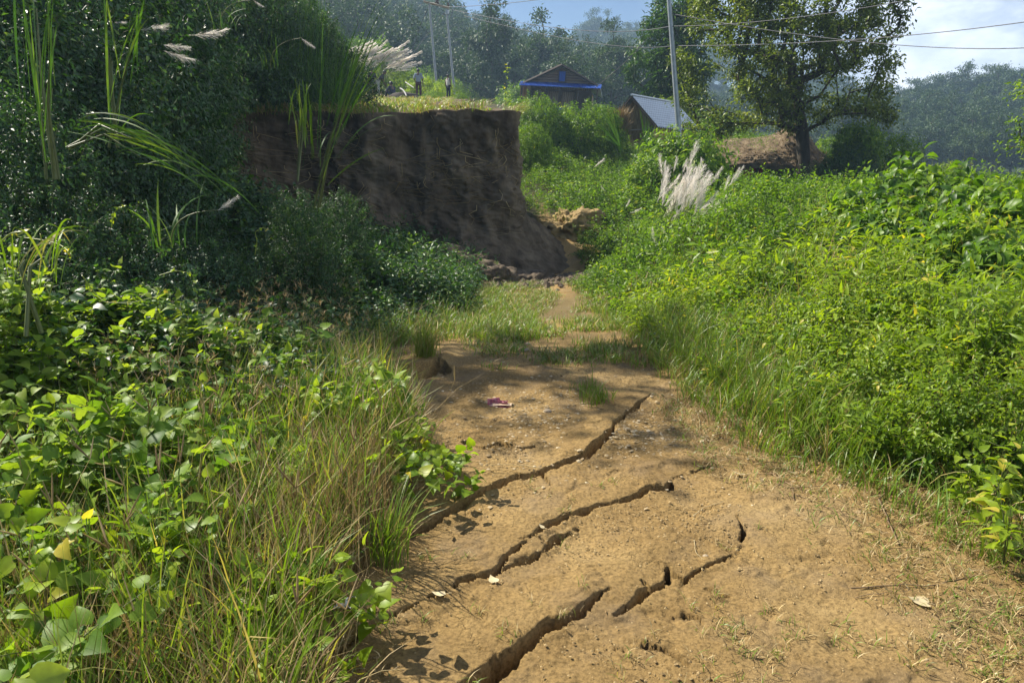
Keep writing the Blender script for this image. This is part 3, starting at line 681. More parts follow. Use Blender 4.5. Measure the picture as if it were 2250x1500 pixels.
# ================================================================== plants as things
Hs = lambda x, y: float(Hbase(np.array([x]), np.array([y]))[0])
def bush_tmpl(key, nsp, mats, flat=.9, sc=(.8, 1.2), fill=.5):
    mb = MB(); ga = rng.uniform(0, 2*PI, nsp); cz = rng.uniform(-.12, 1, nsp); sr = np.sqrt(1-np.clip(cz, 0, 1)**2)
    d = np.stack([np.cos(ga)*sr, np.sin(ga)*sr, cz*flat], 1)
    lump = 1+.20*fbm(d[:, 0]*2.2+rng.uniform(0, 50), d[:, 1]*2.2, d[:, 2]*2.2, 2, 90)
    rr = np.where(rng.random(nsp) < fill, rng.uniform(.80, .97, nsp), rng.uniform(.35, .8, nsp))*lump
    pos = d*rr[:, None]; dn = d/np.linalg.norm(d, axis=1, keepdims=True)
    R = lean_to(nsp, dn, .6, .3)
    scatter_set(mb, key, pos-dn*.12, R, rng.uniform(*sc, nsp), rng.normal(0, .10, nsp)+.12*fbm(pos[:, 0]*3, pos[:, 1]*3, pos[:, 2]*3, 2, 33))
    return mb
def stemset(n=5, h=.8):
    mb = MB()
    for i in range(n):
        a = rng.uniform(0, 2*PI); q = rng.uniform(.2, .6); t = np.linspace(0, 1, 6)
        pts = np.stack([q*t**1.4*math.cos(a), q*t**1.4*math.sin(a), -.15+h*t], 1); tube(mb, pts, .022*(1-.7*t), 5, .4, 0)
    return mb
BT = {}
def bush_proto(key, sprigkey, nsp, leafm, r, name, label, cat, group, **kw):
    """unit bush scaled so that sprigs stay at their real size: r is the radius the template is made for"""
    for v in range(2):
        t = bush_tmpl(sprigkey, nsp, None, sc=(1.0/r*.8, 1.0/r*1.2), **kw)
        me = t.build(name, [M[leafm], M['stem']], link=False).data
        sm = stemset().build(name, [M['bark']], link=False).data
        BT[(key, v)] = (me, sm)
def bush(key, px, py, Y, r, name, label, cat, group=None, sq=1.0, v=None, zlow=None):
    top = P(px, py, Y); z0 = Hs(top[0], Y) if zlow is None else zlow
    h = max(.35, top[2]-z0)
    return bush_at(key, top[0], Y, z0, r, h/1.05, name, label, cat, group, v)
def bush_at(key, x, y, z0, r, h, name, label, cat, group=None, v=None):
    me, sm = BT[(key, rng.integers(0, 2) if v is None else v)]
    t = thing(name, (x, y, z0), label, cat, group, rng.uniform(0, 6.28))
    h1 = min(h, 1.25*r); n = max(1, int(math.ceil((h-h1)/(.8*r)))+1)
    for i in range(n):
        o = bpy.data.objects.new('foliage', me); COL.objects.link(o); o.parent = t; k = 1 if i == n-1 else rng.uniform(.95, 1.15); o.scale = (r*k, r*k, h1*k)
        o.location = (0 if i == n-1 else rng.normal(0, .15*r), 0 if i == n-1 else rng.normal(0, .15*r), (h-h1)*i/max(1, n-1)); o.rotation_euler = (0, 0, rng.uniform(0, 6.28))
    o = bpy.data.objects.new('stem', sm); COL.objects.link(o); o.parent = t; o.scale = (r, r, h)
    return t
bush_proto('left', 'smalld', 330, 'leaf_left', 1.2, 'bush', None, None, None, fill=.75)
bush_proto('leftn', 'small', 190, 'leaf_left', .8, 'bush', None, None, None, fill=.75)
bush_proto('right', 'smalld', 210, 'leaf_right', .9, 'bush', None, None, None, fill=.75)
bush_proto('rightn', 'small', 190, 'leaf_lime', .7, 'bush', None, None, None, fill=.75)
bush_proto('broad', 'broad', 165, 'leaf_right', .9, 'bush', None, None, None, fill=.7)
bush_proto('long', 'long', 130, 'leaf_right', 1.1, 'bush', None, None, None, fill=.7)
bush_proto('far', 'fard', 260, 'leaf_right', 1.6, 'bush', None, None, None, fill=.8)
bush_proto('lime', 'fard', 200, 'leaf_lime', 1.4, 'bush', None, None, None, fill=.8)

# left bank shrubs
GL = 'shaded shrubs on the steep left bank'
LLb = 'dark leafy shrub growing in the shade on the steep left bank'
LLB = {(-60, 130): 'dark shrub at the left edge below the yellowish upright canes', (60, 140): 'dark shrub around the foot of the yellowish upright canes', (180, 170): 'dark shrub under the thin canes, above the fallen cane grass',
 (285, 160): 'dark shrub just below the long drooping pale plume', (130, -90): 'tall dark shrub behind the two stands of upright canes', (200, -120): 'tall dark shrub at the top edge above the pale plumes', (300, -60): 'tall dark shrub at the top edge right of the pale plumes',
 (310, 130): 'dark shrub under the lowest of the upper left plumes', (100, -250): 'towering dark shrub far up behind the yellowish canes', (190, -250): 'towering dark shrub behind the first pale plume', (310, -230): 'towering dark shrub on the hill crest behind the long drooping plume', (0, -220): 'towering dark shrub behind the top left corner', (500, -150): 'towering dark shrub at the far left end of the cliff top',
 (330, 10): 'dark shrub below the white plume of the top edge', (355, 225): 'dark shrub next to the left end of the cliff face', (560, -120): 'very tall dark shrub behind the left end of the cliff',
 (-80, -100): 'dark shrub filling the very top left corner', (30, -60): 'dark shrub beside the top left corner behind the yellowish canes', (250, 20): 'dark shrub holding the first pale plume from the left', (280, 30): 'dark shrub behind the long drooping pale plume'}
for (px, py, Y, r) in [(-60, 130, 5.6, .8), (60, 140, 6.6, .9), (180, 170, 7.2, .8), (285, 160, 8.6, .9), (130, -90, 8.6, 1.5), (200, -120, 10, 1.4), (300, -60, 11, 1.0), (310, 130, 10, .8),
                       (330, 10, 12.5, .9), (355, 225, 11.5, .6), (560, -120, 17.8, 1.6), (100, -250, 11, 2.0), (190, -250, 12, 1.8), (310, -230, 13.5, 1.3), (0, -220, 9.5, 1.8), (500, -150, 16.8, 1.5), (-80, -100, 7.5, 1.4), (30, -60, 7.4, 1.2), (250, 20, 9.6, 1.2), (280, 30, 10.8, .9)]:
    bush('left', px, py, Y, r, 'shrub', LLB[(px, py)], 'shrub', GL)
for (px, py, Y, r) in [(40, 360, 5.0, .5), (180, 390, 5.4, .5), (330, 300, 7.4, .6), (395, 300, 9.0, .5), (60, 470, 4.6, .45), (300, 500, 5.4, .5), (430, 490, 6.2, .45), (180, 560, 4.5, .42)]:
    bush('leftn', px, py, Y, r, 'leafy_bush', {(40, 360): 'low dark leafy bush at the left edge under the yellowish canes', (180, 390): 'low dark leafy bush under the fallen cane grass, nearest the left edge', (330, 300): 'low dark leafy bush behind the middle of the fallen cane grass', (395, 300): 'low dark leafy bush behind the tip of the fallen cane grass', (60, 470): 'low dark leafy bush behind the pale curling vine tip', (300, 500): 'low dark leafy bush below the fallen cane grass', (430, 490): 'low dark leafy bush under the single grey slanting plume', (180, 560): 'low dark leafy bush nearest the camera on the left bank'}[(px, py)], 'bush', 'low bushes at the foot of the left bank')
for (px, py, Y, r, la) in [(660, 395, 7.0, .36, 'leafy bush under the tall cane grass in front of the cliff'), (745, 400, 8.6, .36, 'leafy bush with its top against the middle of the dark cliff face'),
                           (690, 490, 7.6, .5, 'rounded leafy bush below the tall cane grass, left of the cliff base'), (810, 560, 9.4, .45, 'small leafy bush at the left end of the cliff base'),
                           (885, 610, 9.8, .42, 'low leafy bush beside the dirt mound at the cliff base'), (570, 520, 6.8, .45, 'leafy bush beside the single grey plume on the left bank'), (930, 650, 9.6, .25, 'smallest leafy bush at the left edge of the path below the cliff')]:
    bush('leftn', px, py, Y, r, 'leafy_bush', la, 'bush', 'bushes in front of the cliff')
GT = 'thicket on top of the cliff'
for (px, py, Y, r) in [(600, -60, 18.2, 1.5), (655, -30, 18.8, 1.3), (695, 40, 19.2, .9), (540, 60, 17.4, 1.1), (560, 120, 17.0, .7), (640, 120, 17.8, .8), (700, 130, 18.2, .6), (600, 60, 18, 1.2), (470, -20, 17.4, 1.3)]:
    bush('left', px, py, Y, r, 'shrub', 'dense dark shrub in the thicket on the left end of the cliff top', 'shrub', GT)

# right bank bushes
GR = 'leafy bushes along the right bank'
RBL = {(1640, 420): 'directly right of the biggest plume clump', (1720, 375): 'in front of the thatched roof, left of the tree trunk', (1800, 390): 'in front of the big tree trunk', (1560, 470): 'just below the biggest plume clump on its right', (1680, 480): 'down slope of the thatched roof, middle row',
 (1780, 470): 'down slope of the big tree trunk, middle row', (1500, 560): 'well below the biggest plume clump', (1620, 560): 'in the lower middle of the right bank', (1740, 570): 'nearest the camera in the lower middle of the right bank', (1850, 520): 'left of the drooping silver plume, low on the bank',
 (1880, 400): 'between the big tree trunk and the large leaved bushes', (1380, 560): 'beside the path bend beyond the cliff corner, upper one', (1340, 600): 'hanging over the path edge opposite the cliff corner', (1430, 600): 'at the path edge right of the cliff foot', (1480, 500): 'under the left half of the biggest plume clump', (1420, 480): 'left of the biggest plume clump', (1340, 500): 'above the ochre bank beyond the cliff corner'}
for (px, py, Y, r) in [(1640, 420, 11, .8), (1720, 375, 12.5, .9), (1800, 390, 11.5, .8), (1560, 470, 10.5, .7), (1680, 480, 9, .7), (1780, 470, 9, .7), (1500, 560, 9.5, .6), (1620, 560, 8, .6),
                       (1740, 570, 7, .6), (1850, 520, 7.5, .6), (1880, 400, 11, .8), (1380, 560, 12.0, .7), (1340, 600, 11.5, .6), (1430, 600, 10.5, .6), (1480, 500, 12.5, .8), (1420, 480, 15, .9), (1340, 500, 16.5, .8)]:
    bush('right', px, py, Y, r, 'leafy_bush', 'bright green leafy bush '+RBL[(px, py)], 'bush', GR)
for (px, py, Y, r) in [(1700, 640, 5.8, .45), (1800, 640, 5.3, .45), (1900, 620, 5.0, .5), (2010, 600, 4.8, .5), (2130, 620, 4.2, .45), (2230, 640, 3.8, .45), (1860, 720, 4.4, .4), (2000, 730, 3.9, .42), (2140, 780, 3.3, .38), (1620, 700, 5.6, .35)]:
    bush('rightn', px, py, Y, r, 'leafy_bush', 'low yellow-green leafy bush '+({620: 'farthest up the right edge of the photo', 640: 'at the right edge of the photo, outermost', 780: 'at the right edge, nearest the camera'}[py] if px > 2100 else {1800: 'left of the middle of the right bank', 1900: 'in the middle of the right bank, upper row', 2010: 'right of the middle of the right bank, upper row', 1860: 'in the middle of the right bank, lower row', 2000: 'right of the middle of the right bank, lower row'}[px] if px > 1750 else 'closest to the path, left end of the right bank'), 'bush', 'yellow-green bushes at the right edge')
for (px, py, Y, r) in [(1930, 395, 8.5, .75), (2050, 362, 8.8, .85), (2160, 400, 7.6, .7), (2240, 410, 7.0, .65), (1990, 455, 7.2, .6), (2110, 485, 6.4, .6), (2240, 520, 5.6, .5)]:
    bush('broad', px, py, Y, r, 'big_leaf_bush', {(1930, 395): 'large leaved bush at the left end of the far right group', (2050, 362): 'tallest large leaved bush on the right bank, against the hazy forest', (2160, 400): 'large leaved bush right of the tallest one', (2240, 410): 'large leaved bush at the right edge against the hazy forest', (1990, 455): 'large leaved bush in front of the left end of its group', (2110, 485): 'large leaved bush in the front middle of its group', (2240, 520): 'large leaved bush at the right edge, nearest of its group'}[(px, py)], 'bush', 'large leaved bushes on the far right')

# middle distance
bush('far', 1185, 198, 30, 1.05, 'bush', 'tall rounded green bush in front of the left corner of the blue roofed house', 'bush', 'rounded bushes before the blue roofed house')
bush('far', 1165, 262, 26, .8, 'bush', 'green bush against the right corner of the cliff top', 'bush', 'rounded bushes before the blue roofed house')
bush('far', 1272, 212, 30, 1.3, 'bush', 'wide dome shaped green bush in the middle of the slope below the blue roofed house', 'bush', 'rounded bushes before the blue roofed house')
bush('far', 1318, 216, 31, 1.1, 'bush', 'dome shaped green bush between the blue roofed house and the straw hut', 'bush', 'rounded bushes before the blue roofed house')
bush('lime', 1460, 206, 42, 1.4, 'bush', 'bright bush showing just behind the ridge of the tin roof', 'bush')
bush('long', 1500, 262, 22, 1.5, 'big_leaf_shrub', 'broad shrub with long glossy leaves in front of the straw hut', 'shrub', v=0, group=None)
bush('long', 1440, 330, 21, .8, 'big_leaf_shrub', 'smaller yellowish shrub with long leaves left below the big one by the straw hut', 'shrub', None)
bush('long', 1890, 255, 27, .9, 'big_leaf_shrub', 'upright sunlit shrub right of the big tree trunk', 'shrub', None)
bush('far', 1960, 275, 29, 1.4, 'bush', 'broad bush between the upright shrub and the hazy forest at right', 'bush', None)
bush('far', 1825, 290, 34, 1.1, 'bush', 'pale bush behind the right end of the thatched roof', 'bush', None)
bush('left', 1875, 300, 26.5, 1.0, 'brush_pile', 'dark shaded heap of brush right of the thatched roof', 'brush heap', None)
bush('left', 1830, 330, 26.5, 1.0, 'brush_pile', 'low dark heap of brush touching the end of the thatched roof', 'brush heap', None)
bush('lime', 2095, 350, 30, .8, 'bush', 'small feathery yellow-green bush standing before the forest at right', 'bush', None)
for i, (px, py, Y, r) in enumerate([(1640, 280, 38, 1.5), (1700, 290, 40, 1.6), (1600, 250, 40, 1.5), (1560, 230, 42, 1.7)]):
    bush('far', px, py, Y, r, 'bush', 'dark green bush behind the big tree and the thatched roof', 'bush', 'bushes behind the thatched roof')
for (px, py, Y, r) in [(775, 160, 52, 2.0), (830, 150, 52, 1.8), (885, 152, 50, 1.6), (930, 165, 48, 1.4), (975, 178, 44, 1.0)]:
    bush('lime', px, py, Y, r, 'bush', 'sunlit yellow-green bush behind the people on the cliff top', 'bush', 'sunlit bushes behind the people')
for (px, py, Y, r) in [(955, 200, 40.5, .5), (1012, 200, 37, .5), (940, 208, 41, .4), (962, 212, 37, .4)]:
    bush('far', px, py, Y, r, 'bush', 'low bright bush beside the child in the white top', 'bush', 'low bushes beside the child')

# ------------------------------------------------------------------ trees
def skeleton(trunk, tips, rng_, step=.35, up=.10):
    pos = [np.array(p, float) for p in trunk]; par = [-1]+list(range(len(trunk)-1)); chains = [list(range(len(trunk)))]
    start = max(1, int(len(trunk)*.35)); fork = pos[start]
    order = np.argsort([np.linalg.norm(t-fork) for t in tips]); w = {}
    for ti in order:
        t = tips[ti]; A = np.array(pos[start:]); d = np.linalg.norm(A-t, axis=1) + .9*np.maximum(0, A[:, 2]-t[2]) + .35*np.linalg.norm(A-fork, axis=1)
        j = int(np.argmin(d))+start; a = pos[j]; L = np.linalg.norm(t-a); n = max(2, int(L/step))
        c = a+(t-a)*.45+np.array([0, 0, up*L])+rng_.normal(0, .05*L, 3)
        ch = [j]
        for k in range(1, n+1):
            s = k/n; p = (1-s)**2*a+2*s*(1-s)*c+s*s*t; pos.append(p); par.append(ch[-1]); ch.append(len(pos)-1)
        chains.append(ch)
    cnt = np.zeros(len(pos))
    for ch in chains[1:]: cnt[ch[-1]] += 1
    for i in range(len(pos)-1, 0, -1):
        if par[i] >= 0: cnt[par[i]] += cnt[i]
    return np.array(pos), par, chains, np.maximum(cnt, 1)
def make_tree(seed, H0, trunk_pts, r_tr, crown_c, crown_r, ntips, nleaf, leafkind, lsize, clump, sides=6, surface=.55, step=.35, lobes=.25, vm=.45, droop=.3, twigr=.028, clear=None):
    r_ = np.random.default_rng(seed)
    d = r_.normal(size=(ntips, 3)); d /= np.linalg.norm(d, axis=1, keepdims=True)
    rad = np.where(r_.random(ntips) < surface, r_.uniform(.85, 1.0, ntips), r_.uniform(.3, .85, ntips))
    lump = 1+lobes*fbm(d[:, 0]*1.8+seed, d[:, 1]*1.8, d[:, 2]*1.8, 2, seed)*1.6
    tips = np.array(crown_c)+d*rad[:, None]*lump[:, None]*np.array(crown_r)
    if clear: tips = tips[~((np.hypot(tips[:, 0]-clear[0], tips[:, 1]) < clear[1]) & (tips[:, 2] < clear[2]))]; ntips = len(tips)
    pos, par, chains, cnt = skeleton(trunk_pts, tips, r_, step)
    rr = r_tr*(cnt/ntips)**.47; rr = np.maximum(rr, r_tr*twigr)
    wood = MB()
    for ci, ch in enumerate(chains):
        rad_ = rr[ch].copy()
        if ci: rad_[0] = min(rad_[0], rad_[1]*1.15)
        else: rad_[0] *= 1.35
        tube(wood, pos[ch], rad_, sides if ci == 0 or rad_[0] > .05 else 4, .4, 0, cap=False)
    lf = MB(); bp = []; bd = []
    for ch in chains[1:]:
        e = ch[max(1, int(len(ch)*.45)):]+[ch[-1]]*2
        for i in e:
            bp.append(pos[i]); bd.append(pos[i]-pos[par[i]])
    bp = np.array(bp); bd = np.array(bd); k = r_.integers(0, len(bp), nleaf)
    dd = bd[k]/np.linalg.norm(bd[k], axis=1, keepdims=True)
    p = bp[k]+r_.normal(0, clump, (nleaf, 3))*np.array([1, 1, .7])
    ld = dd*.6+r_.normal(0, .6, (nleaf, 3)); ld[:, 2] -= droop
    upv = np.array([0, 0, 1.0])+r_.normal(0, .5, (nleaf, 3))
    val = np.clip(r_.normal(vm, .2, nleaf)+.25*fbm(p[:, 0]*.6, p[:, 1]*.6, p[:, 2]*.6, 2, seed+5), 0, 1)
    leaves(lf, leafkind, p, ld, upv, lsize*r_.uniform(.6, 1.2, nleaf), val, 0)
    return wood, lf
# the big tree
bt = P(1767, 350, 29); bz = Hs(bt[0], 29)
tx = lambda px, py, dy=0: (P(px, py, 29+dy)-np.array([bt[0], 29, bz]))
trunk = [(0, 0, -.3), tx(1766, 345), tx(1764, 320), tx(1763, 295), tx(1760, 262), tx(1752, 225), tx(1748, 180), tx(1742, 130), tx(1740, 70), tx(1735, 0)]
cc = tx(1737, 60); rx = (1945-1530)/2*.0193*.98
w1, l1 = make_tree(5, 0, trunk, .27, cc+np.array([0, 0, .2]), (4.3, 3.7, 5.2), 460, 50000, 'diamond', .18, .21, 8, .6, .35, .26, .46, twigr=.016, clear=(0, 2.8, 2.5))
t = thing('broadleaf_tree', (bt[0], 29, bz), 'large airy broadleaf tree with dark trunk standing by the thatched roof', 'tree')
w1.build('trunk', [M['bark']], t); l1.build('crown', [M['leaf_tree']], t)
# lean tree with feathery foliage behind the pole
q = P(1490, 250, 46); qz = Hs(q[0], 46)
tr = [(0, 0, -.3), (0, 0, 1.5), (-.1, 0, 3), (-.2, 0, 5), (-.2, 0, 7), (0, 0, 9)]
w2, l2 = make_tree(8, 0, tr, .2, (-.3, 0, 5.6), (2.1, 2.0, 4.0), 150, 14000, 'lanced', .40, .30, 6, .7, .5, .5, .5, droop=.5)
t = thing('slender_tree', (q[0], 46, qz), 'slender green tree with drooping feathery foliage behind the electricity pole', 'tree')
M['leaf_slender'] = leafmat('leaf_slender', [(0, (.02, .06, .014)), (.6, (.05, .12, .022)), (1.0, (.12, .21, .035))], trans=.3)
w2.build('trunk', [M['bark']], t); l2.build('crown', [M['leaf_slender']], t)
# tree at the right edge of the frame
q = P(2330, 330, 20); qz = Hs(q[0], 20)
tr = [(0, 0, -.3), (0, 0, 1), (.1, 0, 2), (0, 0, 3.2), (0, 0, 4)]
w3, l3 = make_tree(12, 0, tr, .12, (0, 0, 2.6), (1.45, 1.4, 1.9), 80, 4500, 'diamond', .14, .15, 6, .6, .3, .3, .6)
t = thing('small_tree', (q[0], 20, qz), 'small bright tree reaching in from the right edge of the photo', 'tree')
w3.build('trunk', [M['bark']], t); l3.build('crown', [M['leaf_right']], t)

# ------------------------------------------------------------------ hills and forest
def hill(name, pts, foot, zf, seed, ncol=140, nrow=44, back=80):
    px = np.linspace(pts[0][0], pts[-1][0], ncol); py = np.interp(px, [p[0] for p in pts], [p[1] for p in pts]); dp = np.interp(px, [p[0] for p in pts], [p[2] for p in pts])
    V = np.zeros((ncol, nrow, 3))
    for i in range(ncol):
        top = P(px[i], py[i], dp[i]); u = top[0]/top[1]
        for j in range(nrow):
            s = j/(nrow-1)*1.25
            y = foot+(dp[i]-foot)*s; hgt = (zf+(top[2]-zf)*(s**1.15 if s <= 1 else 1-.6*(s-1)**1.2*4*.5))
            V[i, j] = (u*y, y, hgt)
    n = fbm(V[..., 0]*.03, V[..., 1]*.03, 0, 4, seed)*6*np.clip(np.linspace(0, 1.4, nrow), 0, 1)[None]
    V[..., 2] += n*.7
    idx = np.arange(ncol*nrow).reshape(ncol, nrow)
    f = np.stack([idx[:-1, :-1], idx[1:, :-1], idx[1:, 1:], idx[:-1, 1:]], -1).reshape(-1, 4)
    mb = MB(); mb.add(V.reshape(-1, 3), f)
    o = mb.build(name, M['hill']); tag(o, kind='structure'); return V
M['hill'] = solid('hill_cover', [(.3, (.018, .035, .012)), (.7, (.045, .07, .022))], .15, 8, .95, .6, .8, coord='Object')
ft = []
for sd, cr, cz in [(1, (3.8, 3.8, 3.4), 7.5), (2, (3.0, 3.0, 4.4), 8.0), (3, (4.6, 4.2, 3.0), 8.2), (4, (2.6, 2.6, 3.2), 6.0)]:
    w, l = make_tree(sd+20, 0, [(0, 0, -1.5), (0, 0, 1.5), (.1, 0, 3.2), (.1, .1, 5), (0, 0, cz), (0, 0, cz+cr[2]*.6)], .26, (0, 0, cz), cr, 60, 6500, 'diamond', .46, .50, 4, .75, 1.1, .7, .45)
    ft.append((w.build('trunk', [M['bark']], link=False).data, l.build('crown', [M['leaf_forest']], link=False).data, w, l))
def forest_tree(x, y, z, s, label, group, k=None):
    k = rng.integers(0, 4) if k is None else k
    t = thing('forest_tree', (x, y, z), label, 'tree', group, rng.uniform(0, 6.28)); t.scale = (s, s, s*rng.uniform(.9, 1.15))
    for nm, me in (('trunk', ft[k][0]), ('crown', ft[k][1])):
        o = bpy.data.objects.new(nm, me); COL.objects.link(o); o.parent = t
    return t
HL = hill('left_hill', [(-900, -800, 190), (200, -620, 200), (600, -300, 210), (780, -90, 215), (900, 45, 215), (1000, 112, 215), (1130, 160, 220), (1250, 200, 230), (1500, 235, 240)], 75, 4.5, 3)
HM = hill('middle_hill', [(1080, 230, 330), (1200, 190, 320), (1290, 128, 310), (1400, 132, 310), (1500, 165, 300), (1650, 210, 290), (1850, 270, 280)], 150, 2.5, 5)
HR = hill('right_hill', [(1500, 320, 230), (1750, 318, 215), (1880, 295, 210), (2000, 282, 200), (2150, 268, 190), (2300, 255, 180), (2700, 240, 170)], 110, -2.5, 9)
def pxof(x, y, z):
    dy = y*cP-(z-CAMZ)*sP; up = y*sP+(z-CAMZ)*cP; return 1125+FPX*x/dy, 750-FPX*up/dy
def forest_on(V, nridge, nface, lab, grp, s=(.75, 1.15), pxr=(560, 2330)):
    nc, nr = V.shape[:2]; top = int(round((nr-1)/1.25)); done = []
    for i in range(nridge):
        c = (i+.5+rng.uniform(-.4, .4))/nridge*(nc-1); a = V[int(c), min(top+rng.integers(-1, 2), nr-1)]
        px, py = pxof(*a)
        if pxr[0] < px < pxr[1] and py < 330 and py > -120: forest_tree(*a, rng.uniform(*s)*1.05, lab+' on the skyline', grp+' skyline'); done.append(a)
    n = 0; t = 0
    while n < nface and t < nface*12:
        t += 1
        c = rng.uniform(0, nc-1); r = rng.uniform(.02, 1)**.8*top; ci, ri = int(c), int(r); fc, fr = c-ci, r-ri
        a = (V[ci, ri]*(1-fc)+V[min(ci+1, nc-1), ri]*fc)*(1-fr)+(V[ci, ri+1]*(1-fc)+V[min(ci+1, nc-1), ri+1]*fc)*fr
        px, py = pxof(*a)
        if not (pxr[0] < px < pxr[1] and -110 < py < 420): continue
        if any(abs(a[0]-b[0])+abs(a[1]-b[1]) < 4.2 for b in done): continue
        done.append(a); forest_tree(*a, rng.uniform(*s)*.95, lab+' on the slope', grp+' slope'); n += 1
forest_on(HL, 80, 170, 'hazy forest tree on the steep left hill', 'forest trees of the left hill')
forest_on(HM, 34, 40, 'blue hazy forest tree on the far middle hill', 'forest trees of the middle hill', s=(1.0, 1.5))
forest_on(HR, 56, 90, 'dark hazy forest tree on the right hill', 'forest trees of the right hill')
# paler scrub at the foot of the left hill
def scrub(n, x0, x1, y0, y1):
    for i in range(n):
        x = rng.uniform(x0, x1); y = rng.uniform(y0, y1)
        z = Hs(x, y); px, py = pxof(x, y, z)
        if 700 < px < 2300: bush_at('far', x, y, z-.2, rng.uniform(1.6, 2.8), rng.uniform(2.0, 4.5), 'far_bush', 'pale hazy bush at the foot of the forested hill', 'bush', 'hazy bushes at the foot of the hills')
scrub(70, -25, 12, 56, 95); scrub(40, 5, 55, 60, 110)

# ------------------------------------------------------------------ haze
hz = MB(); box(hz, (0, 150, 36), (900, 700, 80))
m, n_, l_ = newmat('haze')
pv = n_.new('ShaderNodeVolumePrincipled'); pv.inputs['Color'].default_value = (.50, .74, 1.0, 1); pv.inputs['Density'].default_value = .00095; pv.inputs['Anisotropy'].default_value = .35
oo = n_.new('ShaderNodeOutputMaterial'); l_.new(pv.outputs[0], oo.inputs['Volume'])
o = hz.build('haze', m, smooth=False); tag(o, 'pale blue haze over the valley and hills', 'haze', kind='stuff')

# ================================================================== more materials
def plain(name, c, rough=.6, metal=0.0, spec=.4, var=.18, scale=6, bump=.15):
    a = tuple(x*(1-var) for x in c); b = tuple(x*(1+var) for x in c)
    return solid(name, [(.3, a), (.7, b)], scale, 5, rough, bump, 30, spec=spec, metal=metal)
def striped(name, base, dark, scale, axis='X', rough=.7, bump=.6, dist=1.5, metal=0.0):
    m, n, l = newmat(name)
    tc = n.new('ShaderNodeTexCoord')
    wv = n.new('ShaderNodeTexWave'); wv.bands_direction = axis; wv.inputs['Scale'].default_value = scale; wv.inputs['Distortion'].default_value = dist; wv.inputs['Detail'].default_value = 3
    l.new(tc.outputs['Object'], wv.inputs['Vector'])
    nz = n.new('ShaderNodeTexNoise'); nz.inputs['Scale'].default_value = 3; nz.inputs['Detail'].default_value = 8; l.new(tc.outputs['Object'], nz.inputs['Vector'])
    ad = n.new('ShaderNodeMath'); ad.operation = 'MULTIPLY_ADD'; ad.inputs[1].default_value = .5; l.new(wv.outputs['Fac'], ad.inputs[0])
    sb = n.new('ShaderNodeMath'); sb.operation = 'MULTIPLY'; sb.inputs[1].default_value = .5; l.new(nz.outputs['Fac'], sb.inputs[0]); l.new(sb.outputs[0], ad.inputs[2])
    r = rampnode(n, [(.2, dark), (.7, base)]); l.new(ad.outputs[0], r.inputs[0])
    b = n.new('ShaderNodeBsdfPrincipled'); b.inputs['Roughness'].default_value = rough; b.inputs['Metallic'].default_value = metal; b.inputs['Specular IOR Level'].default_value = .35
    bu = n.new('ShaderNodeBump'); bu.inputs['Strength'].default_value = bump; bu.inputs['Distance'].default_value = .03; l.new(wv.outputs['Fac'], bu.inputs['Height']); l.new(bu.outputs[0], b.inputs['Normal'])
    l.new(r.outputs[0], b.inputs['Base Color']); o = n.new('ShaderNodeOutputMaterial'); l.new(b.outputs[0], o.inputs['Surface'])
    return m
M['planks'] = striped('weathered_planks', (.22, .16, .12), (.09, .065, .05), 1.6, 'Z', .85, .7, 1)
M['mat'] = striped('bamboo_matting', (.42, .33, .25), (.14, .10, .075), 2.2, 'X', .85, .7, 2)
M['straw_wall'] = striped('straw_wall', (.50, .32, .18), (.17, .10, .055), 3.2, 'X', .9, 1.0, 6)
M['thatch'] = solid('thatch', [(.3, (.05, .036, .024)), (.5, (.13, .095, .06)), (.7, (.26, .20, .13))], 3.5, 10, .95, 1.0, 26, (1, 1, 1))
M['tin'] = striped('tin_sheet', (.44, .50, .56), (.27, .31, .35), 2.6, 'X', .42, .5, 0, .55)
M['blue_tin'] = striped('blue_painted_tin', (.012, .10, .46), (.008, .06, .30), 2.6, 'X', .4, .5, 0, .1)
M['timber'] = plain('dark_timber', (.055, .042, .033), .85)
M['pale_timber'] = plain('pale_pole', (.34, .29, .22), .8)
M['galv'] = plain('galvanised_steel', (.36, .40, .42), .5, .5)
M['dark_steel'] = plain('dark_steel', (.26, .29, .31), .6, .2)
M['porcelain'] = plain('brown_porcelain', (.06, .03, .02), .3)
M['wire'] = plain('cable', (.10, .10, .11), .5, .3)
M['red'] = plain('red_cloth', (.30, .012, .03), .8)
M['skin'] = plain('skin', (.11, .055, .034), .6, var=.06)
M['hair'] = plain('black_hair', (.008, .007, .007), .5, var=.1)

# ------------------------------------------------------------------ blue roofed house
def P2(px, py, Y): return P(px, py, Y)
hA = P(1146, 184, 54.9); hB = P(1309, 196, 54.1)
fx = np.array([hB[0]-hA[0], hB[1]-hA[1], 0]); W = np.linalg.norm(fx); fx /= W; fy = np.array([-fx[1], fx[0], 0])
mid = (hA+hB)/2; z0 = Hs(mid[0], mid[1])-.3; eave = (hA[2]+hB[2])/2
hr = math.atan2(fx[1], fx[0])
house = thing('blue_roofed_house', (mid[0], mid[1], z0), 'timber house with a blue tin porch roof and small blue gable window', 'house', rz=hr)
ez = eave-z0; apex = P(1231, 145, 54.5)[2]-z0; D_ = 7.5; w2_ = W/2
mb = MB(); box(mb, (0, D_/2+.7, ez/2), (W*.80, D_, ez), mat=0); house_wall = mb.build('wall', [M['mat']], house)
mb = MB()
for x in np.linspace(-W*.40, W*.40, 5): box(mb, (x, .66, ez/2), (.14, .14, ez))
for z in (ez*.45, ez-.25): box(mb, (0, .62, z), (W*.8, .10, .12))
mb.build('timber_frame', M['timber'], house, smooth=False)
mb = MB()
g = [(-w2_*.92, .25, ez+.25), (w2_*.92, .25, ez+.25), (0, .25, apex-.12)]; g2 = [(x, .31, z) for x, y, z in g]
